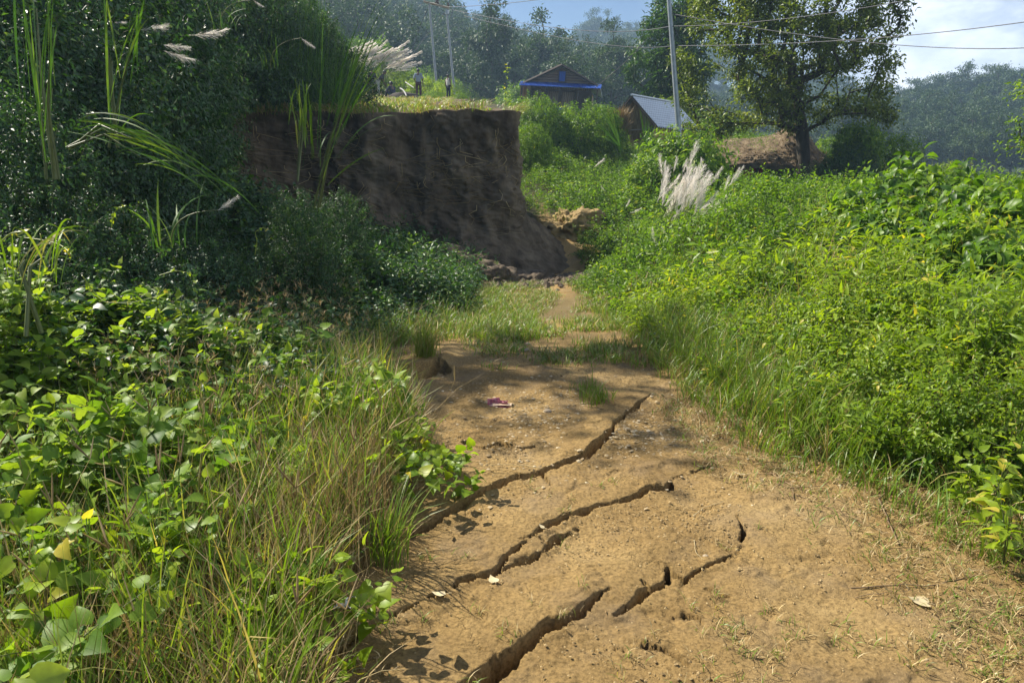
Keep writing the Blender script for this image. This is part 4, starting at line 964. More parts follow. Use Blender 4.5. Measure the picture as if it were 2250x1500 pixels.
mb.add(g+g2, [(0, 1, 2), (5, 4, 3)]); mb.add(g+g2, [(0, 3, 4, 1), (1, 4, 5, 2), (2, 5, 3, 0)]); mb.build('gable', M['planks'], house, smooth=False)
mb = MB(); box(mb, (0.06, .21, ez+(apex-ez)*.50), (.46, .05, .72)); win = mb.build('window', M['blue_tin'], house, smooth=False)
mb = MB(); zc = ez+(apex-ez)*.50
for dx, dz, sx, sz in ((-.27, 0, .07, .86), (.27, 0, .07, .86), (0, .39, .6, .07), (0, -.39, .6, .07)): box(mb, (.06+dx, .19, zc+dz), (sx, .08, sz))
mb.build('window_frame', M['timber'], win, smooth=False)
mb = MB()
for sg in (-1, 1):
    a = np.array([sg*(w2_+.18), 0, ez+.05]); b = np.array([0, 0, apex+.05]); th = np.array([0, 0, .09])
    q = [a, b, b+np.array([0, D_+1.2, 0]), a+np.array([0, D_+1.2, 0])]; q2 = [v+th for v in q]
    mb.add(q+q2, [(0, 1, 2, 3), (7, 6, 5, 4), (0, 4, 5, 1), (1, 5, 6, 2), (2, 6, 7, 3), (3, 7, 4, 0)])
roof = mb.build('roof', M['tin'], house, smooth=False)
mb = MB()
for sg in (-1, 1):
    p0 = np.array([sg*(w2_+.2), -.05, ez+.02]); p1 = np.array([0, -.05, apex+.06]); tube(mb, [p0, (p0+p1)/2, p1], .10, 4)
mb.build('barge_board', M['timber'], roof, smooth=False)
mb = MB(); ns = 60
xs = np.linspace(-w2_-.25, w2_+.25, ns*2+1); zz_ = .035*np.cos(np.arange(ns*2+1)*PI)
V = np.concatenate([np.stack([xs, np.full_like(xs, .22), ez+.27+zz_], 1), np.stack([xs, np.full_like(xs, -.75), ez-.10+zz_], 1)]); n0 = len(xs)
V = np.concatenate([V, V-[0, 0, .02]])
mb.add(V, [(i, n0+i, n0+i+1, i+1) for i in range(n0-1)]+[(2*n0+i+1, 3*n0+i+1, 3*n0+i, 2*n0+i) for i in range(n0-1)])
mb.build('porch_roof', M['blue_tin'], house, smooth=False)
for x in np.linspace(-w2_, w2_, 5):
    mb = MB(); box(mb, (x, -.85, ez/2-.1), (.11, .11, ez-.2)); mb.build('porch_post', M['timber'], house, smooth=False)
house.rotation_euler[1] = .055
mb = MB(); box(mb, (-w2_-.05, .4, ez*.55), (.30, 1.6, ez*.95)); mb.build('side_screen', M['straw_wall'], house, smooth=False)
for x, w_, z_, h_ in ((-w2_+.75, .75, ez*.30, 1.1), (-.25, 1.5, ez*.28, 1.0)):
    mb = MB(); box(mb, (x, -.95, z_), (w_, .04, h_)); mb.build('tin_panel', M['tin'] if w_ < 1 else M['blue_tin'], house, smooth=False)
mb = MB(); box(mb, (W*.33, .60, ez*.52), (1.1, .06, ez*.75)); mb.build('doorway', M['timber'], house, smooth=False)

# ------------------------------------------------------------------ straw hut with tin roof
ap = P(1389, 211, 36); ap2 = P(1484, 229, 40.5)
ry = np.array([ap2[0]-ap[0], ap2[1]-ap[1], 0]); LEN = np.linalg.norm(ry)*1.02; ry /= LEN/1.02; rxv = np.array([ry[1], -ry[0], 0])
hz0 = Hs(ap[0], 36)-.5; ah = ap[2]-hz0; HW = 1.28; eh = ah-1.32
hut = thing('straw_hut', (ap[0], ap[1], hz0), 'small hut with straw walls and grey corrugated tin gable roof', 'hut', rz=math.atan2(rxv[1], rxv[0]))
mb = MB()
pr = [(-HW+.15, 0.3, 0), (HW-.15, .3, 0), (HW-.15, .3, eh+.05), (0, .3, ah-.12), (-HW+.15, .3, eh+.05)]; pb = [(x, LEN-.1, z) for x, y, z in pr]
mb.add(pr+pb, [(0, 1, 2), (0, 2, 3), (0, 3, 4), (7, 6, 5), (8, 7, 5), (9, 8, 5)]); mb.add(pr+pb, [(0, 5, 6, 1), (1, 6, 7, 2), (4, 9, 5, 0)])
mb.build('wall', M['straw_wall'], hut, smooth=False)
mb = MB()   # loose straw hanging on the gable wall
N = 900; bx = rng.uniform(-HW+.15, HW-.15, N); bz = rng.uniform(.5, 1, N)*(ah-.15-np.abs(bx)*1.0)
blades(mb, np.stack([bx, np.full(N, .24), bz], 1), -rng.uniform(.3, .8, N), np.tile([[0.0, -1.0]], (N, 1)), .03, .05, 2, rng.uniform(.0, .7, N), 0)
mb.build('loose_straw', M['straw'], hut)
mb = MB(); ns = 26
for sg in (-1, 1):
    ys = np.linspace(-.1, LEN+.1, ns*2+1); cz = .03*np.cos(np.arange(ns*2+1)*PI)
    up_ = np.stack([np.zeros_like(ys), ys, ah+.02+cz], 1); lo = np.stack([np.full_like(ys, sg*(HW+.22)), ys, eh-.2+cz], 1)
    V = np.concatenate([up_, lo, up_-[0, 0, .02], lo-[0, 0, .02]]); n0 = len(ys)
    mb.add(V, [(i, n0+i, n0+i+1, i+1) for i in range(n0-1)]+[(2*n0+i+1, 3*n0+i+1, 3*n0+i, 2*n0+i) for i in range(n0-1)])
hroof = mb.build('roof', M['tin'], hut, smooth=False)
mb = MB(); tube(mb, [(0, -.12, ah+.05), (0, LEN+.12, ah+.05)], .06, 6); mb.build('ridge_cap', M['tin'], hroof)
mb = MB()
for sg in (-1, 1): tube(mb, [(0, -.05, ah-.06), (sg*(HW+.2), -.05, eh-.27)], .055, 5)
mb.build('rafter', M['timber'], hut)
mb = MB(); tube(mb, [(-HW-.1, .12, 1.6), (HW+.1, .12, 1.65)], .03, 5); tube(mb, [(-HW-.1, .12, .8), (HW+.1, .12, .78)], .03, 5); mb.build('tie_pole', M['pale_timber'], hut)
sb = P(1357, 268, 35); zz0 = Hs(sb[0], 35)
t = thing('straw_bundle', (sb[0], 35, zz0), 'orange-brown bundle of straw leaning on the left side of the straw hut', 'straw bundle')
mb = MB(); N = 1500; a = rng.uniform(0, 2*PI, N); rr_ = .42*np.sqrt(rng.random(N)); hh_ = P(1357, 234, 35)[2]-zz0
blades(mb, np.stack([rr_*np.cos(a), rr_*np.sin(a), rng.uniform(0, .6, N)*hh_], 1), rng.uniform(.35, .55, N)*hh_, np.stack([np.cos(a), np.sin(a)], 1), .035, rng.uniform(.05, .5, N), 3, rng.uniform(0, .55, N), 0)
mb.build('straw', M['straw'], t)
mb = MB(); tube(mb, [(0, 0, 0), (0, 0, hh_*.5), (.02, 0, hh_*.92)], [.36, .33, .2], 9); mb.build('core', M['straw_wall'], t)

# ------------------------------------------------------------------ low thatched house behind the big tree
ta = P(1598, 308, 33); tb = P(1770, 304, 31.5)
dx_ = np.array([tb[0]-ta[0], tb[1]-ta[1], 0]); TL = np.linalg.norm(dx_); dx_ /= TL; tm_ = (ta+tb)/2; tz = Hs(tm_[0], tm_[1])-.2
th_ = thing('thatched_house', (tm_[0], tm_[1], tz), 'low house with sagging mossy thatched roof under the big tree', 'house', rz=math.atan2(dx_[1], dx_[0]))
rz_ = tm_[2]-tz; ev = P(1690, 352, 30.6)[2]-tz
mb = MB(); nx_, ny_ = 90, 34
u = np.linspace(-TL/2-.5, TL/2+.9, nx_); v = np.linspace(-1.15, 1.15, ny_); U_, V_ = np.meshgrid(u, v, indexing='ij')
hipf = sstep(TL/2+.9, TL/2-.35, U_)*.75+.25
zt_ = rz_-(rz_-ev)*np.abs(V_)**1.25-(1-hipf)*(rz_-ev)*.9+.05*fbm(U_*1.5, V_*3, 0, 4, 12)+.16*fbm(U_*.5, V_*.5, 0, 2, 13)
hump = .55*np.exp(-((U_-TL*.36)/.7)**2)*np.clip(1-np.abs(V_), 0, 1); zt_ += hump
top_ = np.stack([U_, V_*1.9, zt_], -1).reshape(-1, 3); bot_ = top_-[0, 0, .22]
idx = np.arange(nx_*ny_).reshape(nx_, ny_); f = np.stack([idx[:-1, :-1], idx[1:, :-1], idx[1:, 1:], idx[:-1, 1:]], -1).reshape(-1, 4)
mb.add(top_, f); mb.add(bot_, f[:, ::-1])
e = idx[:, 0]; n_t = len(top_); mb.add(np.concatenate([top_[e], bot_[e]]), [(i, len(e)+i, len(e)+i+1, i+1) for i in range(len(e)-1)])
e = idx[-1, :]; mb.add(np.concatenate([top_[e], bot_[e]]), [(i, len(e)+i, len(e)+i+1, i+1) for i in range(len(e)-1)])
troof = mb.build('roof', M['thatch'], th_)
mb = MB(); N = 3500; k = rng.integers(0, len(top_), N); b0 = top_[k]+rng.normal(0, .04, (N, 3)); sg = np.sign(b0[:, 1])
blades(mb, b0, rng.uniform(.06, .16, N), np.stack([rng.normal(0, .3, N), sg], 1), .018, rng.uniform(.6, 1, N), 2, rng.uniform(0, .5, N), np.where((fbm(b0[:, 0]*1.2, b0[:, 1], 0, 2, 4) > .1) & (b0[:, 0] < TL*.2), 1, 0))
mb.build('ragged_straw', [M['straw'], M['grass']], troof)
mb = MB(); box(mb, (0, 0, ev/2), (TL*.9, 2.6, ev+.1)); mb.build('wall', M['planks'], th_, smooth=False)
mb = MB(); box(mb, (-TL*.22, -1.75, ev-.55), (1.9, .05, .62)); mb.build('red_cloth', M['red'], th_, smooth=False)
mb = MB()
for x in np.linspace(-TL/2, TL/2, 5):
    mb = MB(); tube(mb, [(x, -1.85, 0), (x, -1.85, ev+.12)], .06, 6); mb.build('post', M['timber'], th_)

# ------------------------------------------------------------------ electricity poles and wires
def pole(name, px0, py0, px1, py1, Y, r0, r1, label):
    a = P(px0, py0, Y); b = P(px1, py1, Y); d = b-a; z = Hs(a[0], Y); a2 = a-d*((a[2]-z+.3)/d[2])
    t = thing(name, (a2[0], Y, z), label, 'electricity pole'); o = np.array([a2[0], Y, z])
    mb = MB(); pts = [a2-o+(b-a2)*k for k in (0, .25, .5, .75, 1)]; tube(mb, pts, np.linspace(r0, r1, 5), 12); mb.build('shaft', M['galv'], t)
    return t, o, b-o
tp, op, top = pole('electricity_pole', 1489, 256, 1462, -110, 27, .115, .075, 'grey steel electricity pole standing just behind the straw hut shrub, left of the big tree')
mb = MB(); box(mb, top-[0, 0, .25], (1.3, .08, .1)); mb.build('crossarm', M['galv'], tp, smooth=False)
for k in (-.55, 0, .55):
    mb = MB(); tube(mb, [top+[k, 0, -.2], top+[k, 0, -.12], top+[k, 0, -.06], top+[k, 0, .02]], [.025, .06, .035, .05], 8); mb.build('insulator', M['porcelain'], tp)
# the twin pole
a0 = P(958, 172, 62); a1 = P(943, 8, 62); b0 = P(997, 188, 62); b1 = P(981, 22, 62)
zb_ = Hs(a0[0], 62); O = np.array([a0[0], 62, zb_])
hf = thing('twin_electricity_pole', O, 'pair of thin steel poles joined by one crossarm on the hill behind the people', 'electricity pole')
for a, b in ((a0, a1), (b0, b1)):
    d = b-a; a_ = a-d*((a[2]-zb_+.3)/d[2]); mb = MB(); tube(mb, [a_-O, (a_+b)/2-O, b-O], [.11, .095, .08], 8); mb.build('shaft', M['dark_steel'], hf)
mb = MB(); c0 = P(931, 4, 62)-O; c1 = P(987, 18, 62)-O; tube(mb, [c0, c1], .09, 4); tube(mb, [c0+[0, -.2, .0], c1+[0, -.2, 0]], .05, 4); arm = mb.build('crossarm', M['pale_timber'], hf, smooth=False)
for k in (.03, .5, .56, .97):
    mb = MB(); c = c0+(c1-c0)*k+np.array([0, 0, .1]); tube(mb, [c, c+[0, 0, .1], c+[0, 0, .16], c+[0, 0, .28]], [.06, .13, .07, .10], 8); mb.build('insulator', M['porcelain'], hf)
mb = MB(); c = P(983, 24, 62)-O; tube(mb, [c-[0, .15, .3], c-[0, .15, 0]], .16, 8); mb.build('terminal_box', M['galv'], hf)
def wire(pts, r, label, sag=0):
    mb = MB(); W_ = np.array([P(*p) for p in pts]); t_ = np.linspace(0, 1, 24)
    tt_ = np.linspace(0, 1, len(W_)); C_ = np.stack([np.interp(t_, tt_, W_[:, i]) for i in range(3)], 1)
    # smooth by quadratic fit through the three control points
    if len(W_) == 3:
        a, m_, b = W_; ctrl = 2*m_-.5*(a+b); C_ = ((1-t_)**2)[:, None]*a+(2*t_*(1-t_))[:, None]*ctrl+(t_**2)[:, None]*b
    o0 = C_[0]; tube(mb, C_-o0, r, 4, cap=False); o = mb.build('power_line', M['wire'], loc=o0); tag(o, label, 'wire'); return o
wire([(984, 16, 62), (1120, 7, 50), (1330, -22, 40)], .018, 'power line leaving the twin pole and rising out of the top of the photo')
wire([(984, 20, 62), (1225, 62, 45), (1475, 58, 27)], .014, 'power line sagging from the twin pole to the steel pole, the upper one')
wire([(1475, 58, 27), (1740, 40, 22), (2150, -30, 17)], .009, 'power line crossing the top of the big tree and rising to the right')
wire([(1020, 35, 58), (1260, 88, 42), (1480, 101, 27)], .012, 'lower power line sagging from the twin pole to the steel pole')
wire([(1480, 101, 27), (1840, 90, 21), (2300, 42, 16)], .010, 'power line crossing the middle of the big tree and ending at the right edge')
wire([(1472, 30, 27), (1880, 91, 21), (2300, 103, 16)], .010, 'power line descending through the big tree, the lowest at the right edge')
wire([(1422, 86, 40), (1370, 140, 44), (1308, 193, 50)], .03, 'thick dark service cable running down to the blue roofed house')
wire([(943, 12, 62), (925, 55, 63), (905, 112, 64)], .03, 'left stay wire of the twin pole')
wire([(983, 24, 62), (950, 62, 63), (885, 150, 65)], .025, 'long stay wire slanting down left from the right shaft of the twin pole')

# ------------------------------------------------------------------ people on the cliff top
def skinmesh(verts, edges, radii, mat, name, parent, sub=1, root=0):
    me = bpy.data.meshes.new(name); me.from_pydata([tuple(v) for v in verts], edges, []); me.update()
    o = bpy.data.objects.new(name, me); COL.objects.link(o); md = o.modifiers.new('Skin', 'SKIN')
    for i, r_ in enumerate(radii):
        sv = me.skin_vertices[0].data[i]; sv.radius = (r_, r_) if np.isscalar(r_) else r_; sv.use_root = (i == root)
    md.use_smooth_shade = True; s_ = o.modifiers.new('Sub', 'SUBSURF'); s_.levels = sub; s_.render_levels = sub
    bpy.context.view_layer.update()
    dg = bpy.context.evaluated_depsgraph_get(); m2 = bpy.data.meshes.new_from_object(o.evaluated_get(dg))
    bpy.data.objects.remove(o); bpy.data.meshes.remove(me); m2.materials.clear(); m2.materials.append(mat)
    for p in m2.polygons: p.use_smooth = True
    ob = bpy.data.objects.new(name, m2); COL.objects.link(ob); ob.parent = parent
    return ob
def person(px, Y, height, face, pose, shirt, trousers, label, sleeve=True, cap=None, group=None, dz=0):
    c = P(px, 200, Y); x = c[0]; z = Hs(x, Y)+dz
    root = thing('person', (x, Y, z), label, 'person', group, face); k = height/1.72
    J = {'pel': (0, 0, .93), 'wai': (0, 0, 1.08), 'che': (0, 0, 1.30), 'nek': (0, .01, 1.47), 'hed': (0, -.01, 1.60), 'hdt': (0, 0, 1.67)}
    for s_, sd in ((-1, 'l'), (1, 'r')):
        J['sh'+sd] = (s_*.18, 0, 1.40); J['el'+sd] = (s_*.25, .02, 1.12); J['wr'+sd] = (s_*.25, -.06, .88); J['pa'+sd] = (s_*.25, -.09, .80)
        J['hi'+sd] = (s_*.10, 0, .88); J['kn'+sd] = (s_*.11, -.02, .48); J['an'+sd] = (s_*.11, .02, .08); J['to'+sd] = (s_*.12, -.16, .03)
    if pose == 'sit':      # on the ground, knees drawn up, arms round the knees
        sh = np.array([0, 0, -.80])
        for q in ('pel', 'wai', 'che', 'nek', 'hed', 'hdt', 'shl', 'shr'):
            b = np.array(J[q])+sh; b[1] += -.28*max(0, b[2]-.13); J[q] = tuple(b)
        for s_, sd in ((-1, 'l'), (1, 'r')):
            J['hi'+sd] = (s_*.11, -.03, .12); J['kn'+sd] = (s_*.17, -.42, .48); J['an'+sd] = (s_*.13, -.52, .08); J['to'+sd] = (s_*.14, -.70, .03)
            J['el'+sd] = (s_*.24, -.30, .40); J['wr'+sd] = (s_*.10, -.48, .42); J['pa'+sd] = (s_*.03, -.52, .40)
    if pose == 'stoop':
        for q in ('wai', 'che', 'nek', 'hed', 'hdt', 'shl', 'shr', 'ell', 'elr', 'wrl', 'wrr', 'pal', 'par'):
            b = np.array(J[q]); h_ = max(0, b[2]-.93); J[q] = (b[0], b[1]-.62*h_, .93+h_*.74 if b[2] > .93 else b[2])
        for s_, sd in ((-1, 'l'), (1, 'r')):
            J['el'+sd] = (s_*.25, -.28, .98); J['wr'+sd] = (s_*.18, -.40, .78); J['pa'+sd] = (s_*.16, -.42, .70)
        
    if pose == 'look':     # head bowed a little, one arm bent
        J['hed'] = (0, -.05, 1.59); J['hdt'] = (0, -.05, 1.66); J['elr'] = (.27, .06, 1.13); J['wrr'] = (.18, -.14, 1.02); J['par'] = (.12, -.2, 1.03)
    names = list(J); V = [np.array(J[n])*k for n in names]; I = {n: i for i, n in enumerate(names)}
    R_ = {'pel': (.135, .10), 'wai': (.12, .088), 'che': (.145, .10), 'nek': .052, 'hed': (.078, .092), 'hdt': (.066, .078)}
    for sd in 'lr': R_.update({'sh'+sd: .058, 'el'+sd: .040, 'wr'+sd: .027, 'pa'+sd: (.032, .018), 'hi'+sd: .085, 'kn'+sd: .056, 'an'+sd: .037, 'to'+sd: .036})
    E = [('pel', 'wai'), ('wai', 'che'), ('che', 'nek'), ('nek', 'hed'), ('hed', 'hdt')]
    for sd in 'lr': E += [('che', 'sh'+sd), ('sh'+sd, 'el'+sd), ('el'+sd, 'wr'+sd), ('wr'+sd, 'pa'+sd), ('pel', 'hi'+sd), ('hi'+sd, 'kn'+sd), ('kn'+sd, 'an'+sd), ('an'+sd, 'to'+sd)]
    def sc(r_): return tuple(q*k for q in r_) if isinstance(r_, tuple) else r_*k
    edges = [(I[a], I[b]) for a, b in E]; rad = [sc(R_[n]) for n in names]
    for sd, s_ in (('l', -1), ('r', 1)):           # five fingers on each palm
        b = np.array(J['pa'+sd]); d = b-np.array(J['wr'+sd]); d /= np.linalg.norm(d); sdv = np.cross(d, [s_*1.0, 0, 0]); sdv /= np.linalg.norm(sdv)+1e-6
        for q, (o_, ln) in enumerate(((-.028, .06), (-.010, .072), (.010, .076), (.028, .066))):
            p1 = (b+d*.035+sdv*o_)*k; p2 = (b+d*(.035+ln)+sdv*o_*1.3+np.array([-s_*.015, 0, 0]))*k
            V += [p1, p2]; edges += [(I['pa'+sd], len(V)-2), (len(V)-2, len(V)-1)]; rad += [.009*k, .007*k]
        p1 = (b-d*.01+sdv*-.045)*k; p2 = (b+d*.03+sdv*-.065)*k; V += [p1, p2]; edges += [(I['pa'+sd], len(V)-2), (len(V)-2, len(V)-1)]; rad += [.010*k, .008*k]
    body = skinmesh(V, edges, rad, M['skin'], 'body', root, 2, I['pel'])
    hd = np.array(J['hed'])*k
    mb = MB()                                      # nose, ears, brows added to the head
    tube(mb, [hd+np.array([0, -.085, .02])*k, hd+np.array([0, -.105, -.015])*k], [.010*k, .016*k], 6)
    for s_ in (-1, 1): tube(mb, [hd+np.array([s_*.078, 0, -.02])*k, hd+np.array([s_*.090, .01, .02])*k], [.012*k, .018*k], 6)
    face_o = mb.build('face', [M['skin']], root)
    mb = MB(); n_ = 600; d = rng.normal(size=(n_, 3)); d /= np.linalg.norm(d, axis=1, keepdims=True)
    th = np.linspace(0, PI, 9); ph = np.linspace(0, 2*PI, 15)[:-1]
    V_ = np.array([[math.sin(a)*math.cos(b), math.sin(a)*math.sin(b), math.cos(a)] for a in th for b in ph])
    f_ = [(i*14+j, i*14+(j+1) % 14, (i+1)*14+(j+1) % 14, (i+1)*14+j) for i in range(5) for j in range(14)]
    q_ = V_*np.array([.098, .112, .105])*k*(1+.04*fbm(V_[:, 0]*6, V_[:, 1]*6, V_[:, 2]*6, 2, 3))[:, None]; q_[:, 1] += .022*k; q_[:, 2] += .035*k+np.where(V_[:, 1] < 0, .02*k, -.01*k)*(V_[:, 2] < .5)
    mb.add(q_+hd, f_)
    if cap is not None:
        tube(mb, [hd+np.array([0, -.02, .09])*k, hd+np.array([0, -.17, .075])*k], [.08*k, .06*k], 8)
        mb.build('cap', cap, root)
    else: mb.build('hair', M['hair'], root)
    # shirt
    sn = ['pel', 'wai', 'che', 'nek']; add = ['shl', 'shr', 'ell', 'elr'] if sleeve else ['shl', 'shr']
    sn += add; Vs = [np.array(J[n])*k for n in sn]; II = {n: i for i, n in enumerate(sn)}
    nk = II['nek']; Vs[nk] = Vs[II['che']]*.25+Vs[nk]*.75
    if pose != 'sit': Vs[0] = Vs[0]-np.array([0, 0, .05*k])
    Es = [('pel', 'wai'), ('wai', 'che'), ('che', 'nek'), ('che', 'shl'), ('che', 'shr')]+([('shl', 'ell'), ('shr', 'elr')] if sleeve else [])
    Rs = {'pel': (.168, .125), 'wai': (.155, .115), 'che': (.17, .122), 'nek': .075, 'shl': .078, 'shr': .078, 'ell': .06, 'elr': .06}
    skinmesh(Vs, [(II[a], II[b]) for a, b in Es], [sc(Rs[n]) for n in sn], shirt, 'shirt', root, 2, 0)
    tn = ['pel', 'hil', 'hir', 'knl', 'knr', 'anl', 'anr']; Vt = [np.array(J[n])*k for n in tn]; It = {n: i for i, n in enumerate(tn)}
    for n in ('anl', 'anr'): Vt[It[n]] = Vt[It[n]]+np.array([0, 0, .04*k])
    Rt = {'pel': (.15, .115), 'hil': .100, 'hir': .100, 'knl': .074, 'knr': .074, 'anl': .058, 'anr': .058}
    skinmesh(Vt, [(It[a], It[b]) for a, b in (('pel', 'hil'), ('pel', 'hir'), ('hil', 'knl'), ('hir', 'knr'), ('knl', 'anl'), ('knr', 'anr'))], [sc(Rt[n]) for n in tn], trousers, 'trousers', root, 2, 0)
    return root
M['plaid'] = striped('plaid_shirt', (.36, .42, .46), (.10, .13, .20), 9, 'X', .85, .1, 1.0)
M['white_cloth'] = plain('white_cloth', (.62, .60, .56), .9); M['grey_cloth'] = plain('grey_cloth', (.20, .19, .20), .9); M['navy'] = plain('navy_cloth', (.018, .022, .045), .9)
M['black_cloth'] = plain('black_cloth', (.02, .02, .022), .9); M['maroon'] = plain('maroon_cloth', (.07, .03, .03), .9); M['pale_cloth'] = plain('pale_cloth', (.34, .36, .38), .9)
def hfor(px, py, Y):
    p = P(px, py, Y); return p[2]-Hs(p[0], Y)
person(920, 43, hfor(920, 151, 43), PI, 'look', M['plaid'], M['maroon'], 'person standing in a loose blue and grey plaid shirt, seen from behind')
person(985, 38, hfor(985, 164, 38), PI*.8, 'stand', M['white_cloth'], M['navy'], 'child standing in a white sleeveless top at the right of the group', sleeve=False)
person(771, 45, hfor(771, 136, 45), PI*1.1, 'stand', M['grey_cloth'], M['grey_cloth'], 'person in grey with a pale cap standing at the far left behind tall grass', cap=M['white_cloth'])
person(788, 45.5, hfor(788, 142, 45.5), PI*.9, 'stand', M['pale_cloth'], M['grey_cloth'], 'person in a pale shirt standing beside the one with the cap')
person(819, 44, hfor(819, 149, 44), PI*1.2, 'stand', M['black_cloth'], M['black_cloth'], 'person in black standing behind the stooping one')
person(832, 42.5, max(1.3, hfor(831, 160, 42.5)*1.22), PI*.55, 'stoop', M['black_cloth'], M['pale_cloth'], 'person in a black top and pale trousers stooping on the cliff top')
person(864, 40.5, 1.72, PI*1.25, 'sit', M['navy'], M['navy'], 'person in dark navy sitting on the grass by the dark mound')

# dark mound, curved pale stick and others beside the people
def lump(name, c, r, mat, label, cat, seed, nz=.25, sub=40, parent=None):
    th = np.linspace(0, PI, sub//2); ph = np.linspace(0, 2*PI, sub+1)[:-1]; n1 = len(ph)
    V = np.array([[math.sin(a)*math.cos(b), math.sin(a)*math.sin(b), math.cos(a)] for a in th for b in ph])
    g = 1+nz*fbm(V[:, 0]*1.7+seed, V[:, 1]*1.7, V[:, 2]*1.7, 4, seed)+nz*.35*fbm(V[:, 0]*7, V[:, 1]*7, V[:, 2]*7, 3, seed+3)
    f = [(i*n1+j, i*n1+(j+1) % n1, (i+1)*n1+(j+1) % n1, (i+1)*n1+j) for i in range(len(th)-1) for j in range(n1)]
    mb = MB(); mb.add(V*np.array(r)*g[:, None], f); o = mb.build(name, mat, parent, loc=c)
    if label: tag(o, label, cat)
    return o
M['ditch_shadow_soil'] = plain('ditch_shadow_soil', (.045, .035, .028), .95, scale=9, bump=.8); M['brown'] = plain('brown_hide', (.13, .075, .05), .9)
q = P(886, 203, 39.3); lump('ditch_shadow_mound', (q[0], 39.3, Hs(q[0], 39.3)), (.95, .5, .38), M['ditch_shadow_soil'], 'low dark mound standing in for ditch shadow beside the seated person on the cliff top', 'mound', 3)  # dark lump built in place of the shadow in a ditch
q = P(1024, 218, 33); lump('tree_stump', (q[0], 33, Hs(q[0], 33)+.15), (.28, .3, .62), M['brown'], 'rounded brown stump at the right end of the bushes on the cliff top', 'stump', 6, .12)
def stick(name, pts, r, mat, label, cat):
    W_ = np.array(pts, float); t_ = np.linspace(0, 1, 16); a, m_, b = W_; ctrl = 2*m_-.5*(a+b)
    C_ = ((1-t_)**2)[:, None]*a+(2*t_*(1-t_))[:, None]*ctrl+(t_**2)[:, None]*b
    mb = MB(); tube(mb, C_-C_[0], r*(1-.3*t_), 7); o = mb.build(name, mat, loc=C_[0]); tag(o, label, cat); return o
stick('bent_pole', [P(879, 195, 38.5), P(887, 200, 38.3), P(893, 211, 38)], .045, M['white_cloth'], 'curved pale bamboo strip arching out of the dark mound', 'pole')
stick('straight_pole', [P(891, 181, 42), P(900, 187, 41.7), P(909, 193, 41.4)], .035, M['white_cloth'], 'straight pale pole lying behind the person in the plaid shirt', 'pole')

# ------------------------------------------------------------------ plume grasses
def plume_mb(L=.45, n=140, w=.0026, spread=.12, hairs=(.06, .17), seed=0):
    mb = MB(); s = rng.uniform(0, 1, n)**.85; ax = np.stack([.10*L*s**2, 0*s, L*s], 1); a = rng.uniform(0, 2*PI, n)
    env = (1-s)**.55*np.minimum(1, .25+s*5)
    ln = rng.uniform(*hairs, n)*(.4+.8*env); d = np.stack([np.cos(a)*spread*9*.45, np.sin(a)*spread*9*.45, np.ones(n)], 1); d /= np.linalg.norm(d, axis=1, keepdims=True)
    tip = ax+d*ln[:, None]; sd = np.cross(d, rng.normal(size=(n, 3))); sd /= np.linalg.norm(sd, axis=1, keepdims=True)
    V = np.stack([ax-sd*w/2, ax+sd*w/2, tip+sd*w*.4, tip-sd*w*.4], 1).reshape(-1, 3); F = np.arange(n*4).reshape(n, 4)
    mb.add(V, F, rng.uniform(0, 1, n)); tube(mb, [(0, 0, 0), (.03*L, 0, L*.5), (.1*L, 0, L)], [.003, .002, .001], 4, .2)
    return mb
PLU = [plume_mb().build('plume', [M['plume']], link=False).data for _ in range(3)]
PLUF = [plume_mb(.55, 90, .008, .07, (.08, .18)).build('plume', [M['plume']], link=False).data for _ in range(2)]
def plume_clump(name, plumes, base, label, cat, group=None, blades_n=120, bh=1.2, leafm='cane', protos=PLU, sc=1.0, stalk_r=.004):
    """plumes: list of (root xyz, tip xyz) of the feathery head itself"""
    base = np.array(base, float); t = thing(name, base, label, cat, group)
    mb = MB(); sm = MB()
    for (r0, r1) in plumes:
        r0 = np.array(r0); r1 = np.array(r1); d = r1-r0; L = np.linalg.norm(d); b0 = base+rng.normal(0, .12, 3)*[1, 1, 0]
        t_ = np.linspace(0, 1, 9)[:, None]; c_ = b0+np.array([0, 0, 1])*np.linalg.norm(r0-b0)*.55
        C_ = (1-t_)**2*b0+2*t_*(1-t_)*c_+t_**2*r0; tube(sm, C_-base, np.linspace(stalk_r*1.5, stalk_r, 9), 4, .6, cap=False)
        o = bpy.data.objects.new('plume', protos[rng.integers(0, len(protos))]); COL.objects.link(o); o.parent = t
        o.location = r0-base; k = L/.47*sc; o.scale = (k, k, k); o.rotation_mode = 'QUATERNION'; o.rotation_quaternion = Vector(d).to_track_quat('Z', 'X')
    sm.build('stalk', [M['stem']], t)
    N = blades_n; a = rng.uniform(0, 2*PI, N)
    blades(mb, rng.normal(0, .10, (N, 3))*[1, 1, 0], rng.uniform(.6, 1.1, N)*bh, np.stack([np.cos(a), np.sin(a)], 1), rng.uniform(.008, .016, N)*sc, rng.uniform(.25, .85, N), 7, rng.uniform(.1, .9, N))
    mb.build('blade', [M[leafm]], t)
    return t
